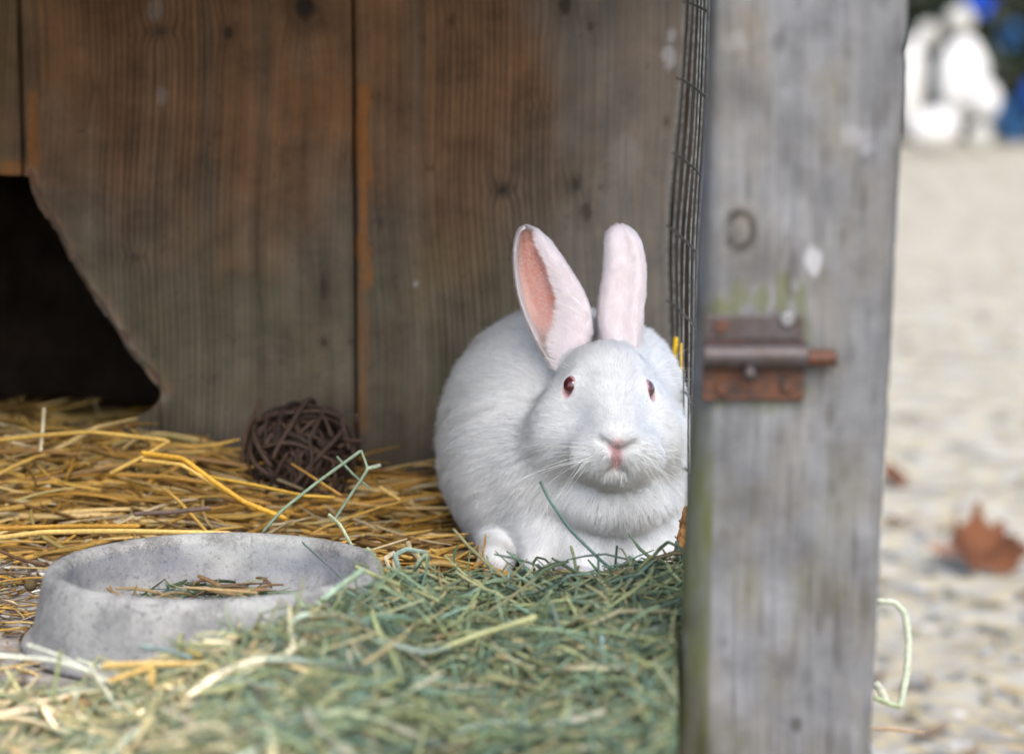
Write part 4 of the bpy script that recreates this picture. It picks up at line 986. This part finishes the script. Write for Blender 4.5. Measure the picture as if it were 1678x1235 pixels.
body = su(body, ell((-.005, 2.085, .06), (.02, .018, .02)), .01)            # tail
body = su(body, ell(E(900, 765, 1.835), (.030, .035, .034)), .025)
hd_ = ell(E(990, 643, 1.828), (.0360, .050, .0400))
hd_ = su(hd_, cone(E(994, 640, 1.802), E(1010, 716, 1.750), .0305, .0195), .020)
hd_ = su(hd_, ell(E(928, 700, 1.808), (.0260, .035, .0320)), .022)
hd_ = su(hd_, ell(E(1058, 702, 1.812), (.0265, .035, .0320)), .022)
hd_ = su(hd_, cone(E(1000, 720, 1.79), E(1009, 754, 1.760), .034, .0165), .020)
hd_ = su(hd_, ell(E(978, 742, 1.7535), (.0200, .0160, .0165)), .012)
hd_ = su(hd_, ell(E(1041, 742, 1.7560), (.0190, .0160, .0165)), .012)
hd_ = su(hd_, cone(E(936, 722, 1.798), E(984, 744, 1.772), .0225, .0175), .020)
hd_ = su(hd_, cone(E(1062, 722, 1.800), E(1034, 744, 1.774), .0225, .0175), .020)
hd_ = su(hd_, sph(E(1011, 726, 1.7460), .0095), .008)                          # nose
hd_ = su(hd_, ell(E(1009, 764, 1.759), (.014, .012, .0075)), .009)           # chin
def hit(D, px, py, y0=1.705):
    """first point of the solid on the ray through a pixel, with its normal"""
    p0 = P(px, py, y0); d = P(px, py, y0 + 1) - p0; d /= np.linalg.norm(d); lo_ = np.array([a_[0] for a_ in ax_])
    def val(p): 
        q = (p - lo_) / h; i = np.floor(q).astype(int); i = np.clip(i, 0, np.array(D.shape) - 2); f = q - i; v = 0
        for a_ in (0, 1):
            for b_ in (0, 1):
                for c_ in (0, 1): v += D[i[0] + a_, i[1] + b_, i[2] + c_] * (f[0] if a_ else 1 - f[0]) * (f[1] if b_ else 1 - f[1]) * (f[2] if c_ else 1 - f[2])
        return float(v)
    t = 0
    while t < .35:
        p = p0 + d * t
        if np.all(p > lo_ + h) and val(p) < 0: break
        t += .0006
    e = .002; g_ = np.array([val(p + np.eye(3)[k] * e) - val(p - np.eye(3)[k] * e) for k in range(3)]); g_ /= np.linalg.norm(g_) + 1e-9
    return p, g_
# brow, eye mounds and sockets
EYES = []
for (px, py, out_) in ((930, 631, (-.80, -.59, .08)), (1068, 637, (.975, -.20, .08))):
    s, g_ = hit(hd_, px, py); nrm = np.array(out_); nrm /= np.linalg.norm(nrm); s = s - np.array([0, .0015, 0])
    print('eye', s, g_); EYES.append((s, nrm))
    hd_ = su(hd_, sph(s - nrm * .0100, .0115), .007)
    hd_ = ss(hd_, ell(s + nrm * .0022, (.0046, .0052, .0072)), .0015)
# ear roots
hd_ = su(hd_, cone(E(950, 605, 1.835), E(922, 578, 1.840), .013, .008), .012)
hd_ = su(hd_, cone(E(1010, 600, 1.845), E(1017, 572, 1.850), .013, .010), .012)
# nostril slits, philtrum, mouth
def HP_(px, py, dy=.0004): return (hit(hd_, px, py)[0] + np.array([0, dy, 0])).astype(np.float32)
NOS = [(HP_(985, 721), HP_(1010, 743)), (HP_(1040, 727), HP_(1014, 743)), (HP_(1012, 745), HP_(1009, 767)), (HP_(996, 774), HP_(1008, 769)), (HP_(1021, 774), HP_(1010, 769))]
nosep = HP_(1012, 732); HPdot = HP_(1016, 729, 0)
for q, (a_, b_) in enumerate(NOS): hd_ = ss(hd_, cone(a_, b_, .0022, .0028 if q < 3 else .0020), .0012)
body = su(body, hd_, .018)
body = np.maximum(body + .0018, -(ZZg - .0005 + 0 * XX + 0 * YY))
def surface_nets(D, lo, h):
    sgn = D < 0; nx, ny, nz_ = D.shape
    cnt = np.zeros((nx - 1, ny - 1, nz_ - 1), np.int8)
    for i in (0, 1):
        for j in (0, 1):
            for k in (0, 1): cnt += sgn[i:nx - 1 + i, j:ny - 1 + j, k:nz_ - 1 + k]
    act = np.argwhere((cnt > 0) & (cnt < 8)); idx = np.full(cnt.shape, -1, np.int32); idx[tuple(act.T)] = np.arange(len(act))
    cor = np.array([(i, j, k) for i in (0, 1) for j in (0, 1) for k in (0, 1)])
    vals = np.stack([D[act[:, 0] + c[0], act[:, 1] + c[1], act[:, 2] + c[2]] for c in cor], 1)
    acc = np.zeros((len(act), 3)); num = np.zeros(len(act))
    for a in range(8):
        for b in range(a + 1, 8):
            if np.abs(cor[a] - cor[b]).sum() != 1: continue
            va, vb = vals[:, a], vals[:, b]; m = (va < 0) != (vb < 0); t = np.where(m, va / (va - vb + 1e-12), 0)
            acc += m[:, None] * (cor[a] + t[:, None] * (cor[b] - cor[a])); num += m
    V = (act + acc / num[:, None]) * h + lo
    Fs = []
    for axis in range(3):
        s0 = [slice(None)] * 3; s1 = [slice(None)] * 3; s0[axis] = slice(0, -1); s1[axis] = slice(1, None)
        A = sgn[tuple(s0)]; B = sgn[tuple(s1)]; e = np.argwhere(A != B); u, v = [(1, 2), (2, 0), (0, 1)][axis]
        ok = (e[:, u] > 0) & (e[:, v] > 0) & (e[:, u] < D.shape[u] - 1) & (e[:, v] < D.shape[v] - 1); e = e[ok]
        du = np.zeros(3, int); du[u] = 1; dv = np.zeros(3, int); dv[v] = 1
        q = np.stack([idx[tuple((e - du - dv).T)], idx[tuple((e - dv).T)], idx[tuple(e.T)], idx[tuple((e - du).T)]], 1)
        fl_ = A[tuple(e.T)]; q[~fl_] = q[~fl_][:, ::-1]; Fs.append(q)
    return V, np.vstack(Fs)
RV, RF = surface_nets(body, lo, h)
del body, hd_
def lap(V, Fq, it, lam):
    e = np.vstack([Fq[:, [0, 1]], Fq[:, [1, 2]], Fq[:, [2, 3]], Fq[:, [3, 0]]]); deg = np.bincount(e.ravel(), minlength=len(V))
    for _ in range(it):
        s = np.stack([np.bincount(e[:, 0], V[e[:, 1], k], len(V)) + np.bincount(e[:, 1], V[e[:, 0], k], len(V)) for k in range(3)], 1)
        V = V + lam * (s / np.maximum(deg, 1)[:, None] - V)
    return V
RV = lap(RV, RF, 2, .5)
def vnormals(V, Fq):
    n = np.cross(V[Fq[:, 2]] - V[Fq[:, 0]], V[Fq[:, 3]] - V[Fq[:, 1]]); o = np.zeros_like(V)
    for k in range(4):
        for a in range(3): o[:, a] += np.bincount(Fq[:, k], n[:, a], len(V))
    return o / (np.linalg.norm(o, axis=1, keepdims=True) + 1e-12)
RN = vnormals(RV, RF)

# --- ears: cupped shells
def catmull(cp, n):
    cp = np.array(cp, float); return np.stack([np.interp(0, [0], [0]) * 0 + smooth_path(np.c_[cp, np.zeros(len(cp))], n)[:, k] for k in (0, 1)], 1)
def make_ear(rows, secf, Yb, Yt, depth, ns_=34, nu=60):
    """rows: (py, pxL, pxR) from root to tip"""
    rows = np.array(rows, float); t0 = np.linspace(0, 1, len(rows)); tt = np.linspace(0, 1, nu)
    py = np.interp(tt, t0, rows[:, 0]); pl = np.interp(tt, t0, rows[:, 1]); pr_ = np.interp(tt, t0, rows[:, 2])
    for _ in range(3):
        for a_ in (py, pl, pr_): a_[1:-1] = .25 * a_[:-2] + .5 * a_[1:-1] + .25 * a_[2:]
    G_ = np.zeros((nu, ns_, 3))
    for i in range(nu):
        u = tt[i]; Y = Yb + (Yt - Yb) * u; a = P(pl[i], py[i], Y); b = P(pr_[i], py[i], Y)
        sec = catmull(secf(u, py[i], pl[i], pr_[i]), ns_)
        wd = np.linalg.norm(b - a)
        G_[i] = a + (b - a) * sec[:, :1] + np.array([0, 1, .05]) * sec[:, 1:] * min(depth, wd * .62) 
    n = np.cross(np.gradient(G_, axis=0), np.gradient(G_, axis=1)); n /= np.linalg.norm(n, axis=2, keepdims=True) + 1e-12
    return G_, n, tt
def sec_left(u, py, pl, pr_):
    rim = np.interp(py, [376, 400, 440, 490, 530, 560, 600], [880, 882, 902, 918, 913, 906, 902]); rx_ = np.clip((rim - pl) / max(pr_ - pl, 1), .25, .93)
    return [(.0, -.10), (.04, .35), (.22, .85), (.52, 1.0), (.82, .75), (.985, .30), (.97, -.05), ((.9 + rx_) / 2, -.25), (rx_, -.22)]
def sec_right(u, py, pl, pr_):
    return [(.10, .75), (.0, .35), (.03, -.05), (.20, -.42), (.38, -.48), (.58, -.34), (.80, -.44), (.97, -.10), (1.0, .35), (.88, .7)]
earL = make_ear([(610, 912, 935), (590, 900, 948), (570, 887, 960), (545, 874, 968), (510, 858, 966), (480, 850, 955), (450, 845, 937), (420, 843, 917), (400, 845, 903), (388, 847, 891), (380, 850, 883), (375, 855, 874), (373, 860, 868)], sec_left, 1.836, 1.852, .017)
earR = make_ear([(580, 994, 1042), (560, 988, 1046), (535, 983, 1049), (510, 982, 1051), (480, 986, 1054), (450, 991, 1056), (425, 993, 1054), (400, 993, 1049), (385, 995, 1041), (376, 1001, 1032), (371, 1008, 1023)], sec_right, 1.846, 1.864, .014)

allV = [RV]; allF = [RF]; allN = [RN]
colr = np.tile(np.array([.60, .585, .57]), (len(RV), 1))
furL = np.full(len(RV), .0115); furD = np.ones(len(RV)); flow = np.zeros_like(RV)
nose = nosep.astype(float)
dn = np.linalg.norm(RV - nose, axis=1)
headc = P(990, 660, 1.81); dh = np.linalg.norm((RV - headc) / np.array([.056, .075, .062]), axis=1); headw = 1 - sstep(dh, .85, 1.35)
furL = .0125 * (1 - headw) + headw * np.interp(dn, [0, .012, .03, .06, .1], [.0015, .0024, .0042, .0065, .0075])
chest = P(1000, 760, 1.80)
f1 = RV - nose; f1 /= np.linalg.norm(f1, axis=1, keepdims=True) + 1e-9
f2 = RV - chest; f2 /= np.linalg.norm(f2, axis=1, keepdims=True) + 1e-9; f2 = f2 * .55 + np.array([0, .35, -.65])
flow = f1 * headw[:, None] + f2 * (1 - headw)[:, None]
lowleg = 1 - sstep(RV[:, 2], .012, .05); furL = furL * (1 - .55 * lowleg)
# pinks: slits, nose, eye rims
def segd(V, a, b):
    a = np.array(a, float); b = np.array(b, float); ba = b - a; t = np.clip(((V - a) @ ba) / (ba @ ba), 0, 1); return np.linalg.norm(V - a - t[:, None] * ba, axis=1)
ds = np.full(len(RV), 9.0)
for (a_, b_) in NOS: ds = np.minimum(ds, segd(RV, a_, b_))
def blend(c, w_): 
    global colr
    colr = colr * (1 - w_[:, None]) + np.array(c) * w_[:, None]
nz_w = (1 - sstep(np.linalg.norm((RV - nose) / np.array([.0095, .012, .0065]), axis=1), .6, 1.15))
blend((.46, .23, .23), nz_w * .85)
dsl = np.minimum(segd(RV, *NOS[0]), segd(RV, *NOS[1])); blend((.12, .07, .045), 1 - sstep(dsl, .0020, .0036))
dph = segd(RV, *NOS[2]); blend((.40, .215, .215), 1 - sstep(dph, .0042, .0082))
blend((.46, .20, .19), 1 - sstep(np.minimum(segd(RV, *NOS[3]), segd(RV, *NOS[4])), .0018, .0034))
blend((.45, .12, .10), 1 - sstep(np.linalg.norm(RV - HPdot, axis=1), .0005, .0016))
furD = furD * sstep(np.minimum(ds, 1), .0024, .0042); furL = furL * (1 - .5 * nz_w); flw = (1 - sstep(dph, .004, .009)); furL = furL * (1 - .6 * flw); furD = furD * sstep(dph, .0036, .0062)
for (s, nrm), cor_ in zip(EYES, ((949, 655), (1060, 650))):
    de = np.linalg.norm((RV - s + np.array([0, 0, .0012])) / np.array([.0064, .0070, .0084]), axis=1); blend((.50, .24, .24), 1 - sstep(de, .75, 1.2)); furD = furD * sstep(de, .95, 1.18)
    furL = furL * (.30 + .70 * sstep(de, 1.0, 2.6))
    cp = P(*cor_, s[1] - .004); dc_ = segd(RV, s, cp); blend((.50, .24, .23), .9 * (1 - sstep(dc_, .0012, .0042)))
furD = furD * (.25 + .75 * sstep(RV[:, 2], .001, .006))
COLS = [colr]; FL_ = [furL]; FD_ = [furD]; FW_ = [flow]
off = len(RV)
SIDE = []
for which, (G_, n_, tt) in enumerate((earL, earR)):
    nu, ns_, _ = G_.shape; th = .0011 * np.ones((nu, ns_, 1)); e_ = np.minimum(np.arange(ns_), ns_ - 1 - np.arange(ns_)) / 3.; th = th * np.clip(.45 + e_, 0, 1)[None, :, None]
    # which sheet is the outer (convex) one: away from the section centroid
    cen = G_.mean(1, keepdims=True); sg = np.sign(((G_ - cen) * n_).sum(2).mean()); n_ = n_ * sg
    outer = G_ + n_ * th; inner = G_ - n_ * th
    f = gridfaces(nu, ns_)
    fo = f if sg > 0 else f[:, ::-1]
    m = nu * ns_
    i = np.arange(nu - 1); rim1 = np.stack([i * ns_, i * ns_ + m, (i + 1) * ns_ + m, (i + 1) * ns_], 1)
    r2 = i * ns_ + ns_ - 1; rim2 = np.stack([r2, r2 + ns_, r2 + ns_ + m, r2 + m], 1)
    j = (nu - 1) * ns_ + np.arange(ns_ - 1); tip = np.stack([j, j + m, j + 1 + m, j + 1], 1)
    if sg < 0: rim1 = rim1[:, ::-1]; rim2 = rim2[:, ::-1]; tip = tip[:, ::-1]
    V = np.vstack([outer.reshape(-1, 3), inner.reshape(-1, 3)]); Fe = np.vstack([fo, fo[:, ::-1] + m, rim1, rim2, tip])
    nn_ = np.vstack([n_.reshape(-1, 3), -n_.reshape(-1, 3)])
    U = np.repeat(tt, ns_); Sx = np.tile(np.linspace(0, 1, ns_), nu)
    rimd = np.minimum(Sx, 1 - Sx) * 1.0; rimd = np.minimum(rimd, (1 - U) * .6)
    co = np.tile(np.array([.80, .73, .74]), (m, 1)); ci = np.tile(np.array([.76, .46, .38]), (m, 1))
    pinkness = (1 - sstep(U, .25, .9)) * .8
    if which == 0:
        vein = 1.3 * np.exp(-((Sx - (.36 - .10 * (1 - U))) / .018) ** 2) * sstep(U, .3, .45) + .6 * np.exp(-((Sx - .22 - .25 * (1 - U) * (vnoise(U * 9, Sx * 0) - .2)) / .014) ** 2)
        deep = sstep(Sx, .14, .55) * (1 - sstep(U, .50, .98))
        ci = ci * (1 - .35 * np.clip(vein, 0, 1)[:, None] * np.array([.5, 1, 1])) * (1 - deep[:, None] * np.array([.28, .62, .68]))
        ci = ci * (1 - (1 - sstep(rimd, .03, .10))[:, None]) + np.array([.80, .72, .70]) * (1 - sstep(rimd, .03, .10))[:, None]
        fdi = .28 + .7 * (1 - sstep(rimd, .05, .13)) ; fdi = np.maximum(fdi, .9 * (1 - sstep(U, .12, .36))); fdi = np.maximum(fdi, .38 * (1 - sstep(Sx, .05, .30))); bs = (1 - sstep(U, .08, .30))[:, None]; ci = ci * (1 - bs) + np.array([.70, .56, .50]) * bs
    else:
        fdi = np.full(m, .5)
        pk = (1 - sstep(Sx, .12, .34)) * (1 - sstep(U, .35, .62)); co = co * (1 - pk[:, None] * .55) + np.array([.78, .48, .48]) * pk[:, None] * .55
    pt = .12 * np.clip(2 * fbm(Sx * 7 + which * 5, U * 5) - .5, 0, 1); co = co * (1 - pt[:, None]) + np.array([.76, .58, .62]) * pt[:, None]
    SIDE.append((off, m))
    allV.append(V); allF.append(Fe + off); allN.append(nn_); COLS += [co, ci]
    fl_o = np.interp(U, [0, .25, 1], [.0075, .0048, .0030]); FL_ += [fl_o, np.interp(U, [0, .3, 1], [.0065, .0040, .0024])]
    FD_ += [np.ones(m) * (.9 if which == 0 else .85), fdi]
    axis = (G_[-1].mean(0) - G_[0].mean(0)); axis /= np.linalg.norm(axis)
    fi = np.tile(axis, (m, 1)); rime = sstep(Sx, .80, .98)[:, None] * (which == 0); fl_o *= 1 + .5 * rime[:, 0]; FW_ += [fi + rng.normal(0, .05, (m, 3)) + rime * np.array([-.9, -.1, -.35]), fi * .8 + (np.array([-.9, 0, .1]) if which == 0 else 0)]
    off += 2 * m
V = np.vstack(allV); Fq = np.vstack(allF); NN = np.vstack(allN); C_ = np.vstack(COLS); FLn = np.concatenate(FL_); FDn = np.concatenate(FD_); FWn = np.vstack(FW_)
base = np.array([.02, 1.88, 0.0])
colr = None
rab = empty('rabbit', tuple(base)); tag(rab, 'white rabbit with pink ears and red eyes crouching on the straw, facing the camera', 'rabbit')
mm = N('rabbit_skin', .75, .15); mm.col(mm.attr('col', 'Color'))
mm.b.inputs['Subsurface Weight'].default_value = .25; mm.b.inputs['Subsurface Radius'].default_value = (.004, .0015, .001); mm.b.inputs['Subsurface Scale'].default_value = 1.0
M_SKIN = mm.m
at_root('body', V, Fq, M_SKIN, rab, True, {'col': ('FLOAT_COLOR', C_)})

# --- fur
tri = np.vstack([Fq[:, [0, 1, 2]], Fq[:, [0, 2, 3]]])
ar = .5 * np.linalg.norm(np.cross(V[tri[:, 1]] - V[tri[:, 0]], V[tri[:, 2]] - V[tri[:, 0]]), axis=1)
tc = V[tri].mean(1); fd = FDn[tri].mean(1); tl = FLn[tri].mean(1)
camd = np.array([0, 0, CAMZ]) - tc; camd /= np.linalg.norm(camd, axis=1, keepdims=True); tn = NN[tri].mean(1); facing = (tn * camd).sum(1)
wgt = ar * fd * np.clip(.006 / tl, .5, 2.6) * np.interp(facing, [-1, -.5, 0, .3], [.25, .4, 1.0, 1.0])
NH = 380000
ti = rng.choice(len(tri), NH, p=wgt / wgt.sum()); b1 = rng.random(NH); b2 = rng.random(NH); sw = b1 + b2 > 1; b1[sw] = 1 - b1[sw]; b2[sw] = 1 - b2[sw]; b0 = 1 - b1 - b2
W3 = np.stack([b0, b1, b2], 1)[:, :, None]; T3 = tri[ti]
root = (V[T3] * W3).sum(1); nr_ = (NN[T3] * W3).sum(1); nr_ /= np.linalg.norm(nr_, axis=1, keepdims=True) + 1e-9
fw = (FWn[T3] * W3).sum(1); ln = (FLn[T3] * W3[:, :, 0]).sum(1); cl_ = (C_[T3] * W3).sum(1)
fw = fw - nr_ * (fw * nr_).sum(1, keepdims=True); fw /= np.linalg.norm(fw, axis=1, keepdims=True) + 1e-9
def n3(p, s): 
    return np.stack([fbm(p[:, 0] * s + 11 + p[:, 1] * s * .7, p[:, 2] * s + 31 * k + p[:, 1] * s * .4, 2) - .38 for k in range(3)], 1)
eart = (tri[ti, 0] >= len(RV))[:, None]
cj = n3(root, 300) * .95 + n3(root, 110) * .75 + n3(root, 38) * .6 + rng.normal(0, .12, (NH, 3))
cj = np.where(eart, cj * .5, cj)
lift = np.interp(ln, [.002, .006, .012], [.30, .34, .42]) * rng.uniform(.6, 1.4, NH)
d0 = fw + cj * .55 + nr_ * lift[:, None] * 1.5; d0 /= np.linalg.norm(d0, axis=1, keepdims=True)
d1 = fw + cj * .8 + nr_ * lift[:, None] * .55 + np.array([0, 0, -.12]); d1 /= np.linalg.norm(d1, axis=1, keepdims=True)
ln = ln * rng.uniform(.65, 1.15, NH)
KP = 5; ps = [root - nr_ * .0003]
for k in range(1, KP):
    t = k / (KP - 1); d = d0 * (1 - t) + d1 * t; ps.append(ps[-1] + d * (ln / (KP - 1))[:, None])
HP = np.stack(ps, 1); HP[:, :, 2] = np.maximum(HP[:, :, 2], .001)
rad = np.array([1, .95, .8, .55, .12])[None, :] * (rng.uniform(.00008, .00017, NH) * np.interp(ln, [.002, .01], [.75, 1.1]))[:, None]
hair_col = np.clip(cl_ * .20 + np.array([.985, .985, .975]) * .86, 0, 1) * 1.0 * rng.uniform(.92, 1.05, (NH, 1)) * (1 - np.where(eart, .05, .10) * np.clip(3.2 * (fbm(root[:, 0] * 260 + root[:, 1] * 150, root[:, 2] * 260 + root[:, 1] * 90, 2) - .42), 0, 1)[:, None])
hair_col = np.where(eart, hair_col * np.array([.97, .895, .91]), hair_col)
# hair over pink inner ear keeps more of the tint
pinky = np.clip((cl_[:, 0] - cl_[:, 2]) * 1.6, 0, .55)[:, None]; hair_col = hair_col * (1 - pinky) + (cl_ * .5 + .42) * pinky
def curves_obj(name, pts, radii, cols, norms, mat, parent):
    n, k, _ = pts.shape; hc = bpy.data.hair_curves.new(name); hc.add_curves([k] * n)
    b_ = np.array(parent.location); hc.position_data.foreach_set('vector', (pts - b_).astype(np.float32).ravel())
    ra = hc.attributes.get('radius') or hc.attributes.new('radius', 'FLOAT', 'POINT'); ra.data.foreach_set('value', radii.astype(np.float32).ravel())
    ca = hc.attributes.new('col', 'FLOAT_COLOR', 'CURVE'); ca.data.foreach_set('color', np.hstack([cols, np.ones((n, 1))]).astype(np.float32).ravel())
    na = hc.attributes.new('fn', 'FLOAT_VECTOR', 'CURVE'); na.data.foreach_set('vector', norms.astype(np.float32).ravel())
    hc.materials.append(mat); o = bpy.data.objects.new(name, hc); COL.objects.link(o); o.parent = parent; return o
fm = bpy.data.materials.new('white_fur'); fm.use_nodes = True; t_ = fm.node_tree; t_.nodes.clear()
at1 = t_.nodes.new('ShaderNodeAttribute'); at1.attribute_name = 'col'; at2 = t_.nodes.new('ShaderNodeAttribute'); at2.attribute_name = 'fn'
df = t_.nodes.new('ShaderNodeBsdfDiffuse'); t_.links.new(at1.outputs['Color'], df.inputs[0]); t_.links.new(at2.outputs['Vector'], df.inputs['Normal'])
tl_ = t_.nodes.new('ShaderNodeBsdfTranslucent'); t_.links.new(at1.outputs['Color'], tl_.inputs[0]); t_.links.new(at2.outputs['Vector'], tl_.inputs['Normal'])
d2 = t_.nodes.new('ShaderNodeBsdfDiffuse'); t_.links.new(at1.outputs['Color'], d2.inputs[0])
m0 = t_.nodes.new('ShaderNodeMixShader'); m0.inputs[0].default_value = .22; t_.links.new(df.outputs[0], m0.inputs[1]); t_.links.new(d2.outputs[0], m0.inputs[2])
m1 = t_.nodes.new('ShaderNodeMixShader'); m1.inputs[0].default_value = .18; t_.links.new(m0.outputs[0], m1.inputs[1]); t_.links.new(tl_.outputs[0], m1.inputs[2])
ot = t_.nodes.new('ShaderNodeOutputMaterial'); t_.links.new(m1.outputs[0], ot.inputs[0])
fno = nr_ + (d1 - nr_ * (d1 * nr_).sum(1, keepdims=True)) * .25 + rng.normal(0, .10, (NH, 3)); fno /= np.linalg.norm(fno, axis=1, keepdims=True)
o = curves_obj('fur', HP, rad, hair_col, fno, fm, rab); o['kind'] = 'stuff'

# --- eyes
mm = N('red_eye', .06, .6); g = mm.attr('col', 'Color'); mm.col(g); mm.b.inputs['Coat Weight'].default_value = .6; mm.b.inputs['Coat Roughness'].default_value = .03; M_EYE = mm.m
for (s, nrm) in EYES:
    r = .0078; V, f = ball_mesh(r, 24); c = s - nrm * .0056; V = V + c
    d = ((V - c) / r) @ nrm; cc_ = np.where((d > .90)[:, None], np.array([.07, .008, .010]), np.where((d > .55)[:, None], np.array([.075, .018, .020]), np.array([.42, .22, .22])))
    at_root('eye', V, f, M_EYE, rab, True, {'col': ('FLOAT_COLOR', cc_)})

# --- whiskers
rvn = np.array([0, 0, CAMZ]) 
def hit_mesh(px, py):
    d = P(px, py, 1.7) - rvn; d /= np.linalg.norm(d); q = RV - rvn; t = q @ d; e = np.linalg.norm(q - t[:, None] * d, axis=1); k = np.where(e < .002, t, 9).argmin(); return RV[k]
wp = []
for side, (mx, my) in ((-1, (968, 745)), (1, (1050, 742))):
    for k in range(14):
        sx = mx + side * random.uniform(-8, 12); sy = my + random.uniform(-16, 16); p0 = hit_mesh(sx, sy)
        a = math.radians(random.uniform(-55, 22)); L0 = random.uniform(.035, .068)
        d = np.array([side * math.cos(a) * .9, -random.uniform(-.1, .45), math.sin(a)]); d /= np.linalg.norm(d)
        q = [p0 + d * L0 * t + np.array([0, .25 * L0 * t * t, -.28 * L0 * t * t]) for t in np.linspace(0, 1, 9)]; wp.append(q)
for side, (mx, my) in ((-1, (925, 605)), (1, (1072, 612))):
    for k in range(4):
        p0 = hit_mesh(mx + random.uniform(-6, 6), my + random.uniform(-5, 5)); a = math.radians(random.uniform(0, 55)); L0 = random.uniform(.02, .045)
        d = np.array([side * math.cos(a), -.3, math.sin(a)]); q = [p0 + d * L0 * t + np.array([0, 0, -.15 * L0 * t * t]) for t in np.linspace(0, 1, 9)]; wp.append(q)
wp.append([P(*p) for p in ((900, 810, 1.75), (897, 830, 1.75), (898, 850, 1.748), (903, 865, 1.746), (911, 880, 1.744), (920, 888, 1.743), (926, 893, 1.742), (930, 896, 1.742), (932, 897, 1.742))])
wp = np.array(wp); wn = np.tile([0., -1, .3], (len(wp), 1)); rw = np.linspace(1, .25, 9)[None, :] * np.full(len(wp), .00010)[:, None]
o = curves_obj('whiskers', wp, rw, np.tile([.88, .87, .85], (len(wp), 1)), wn, fm, rab); o['kind'] = 'stuff'
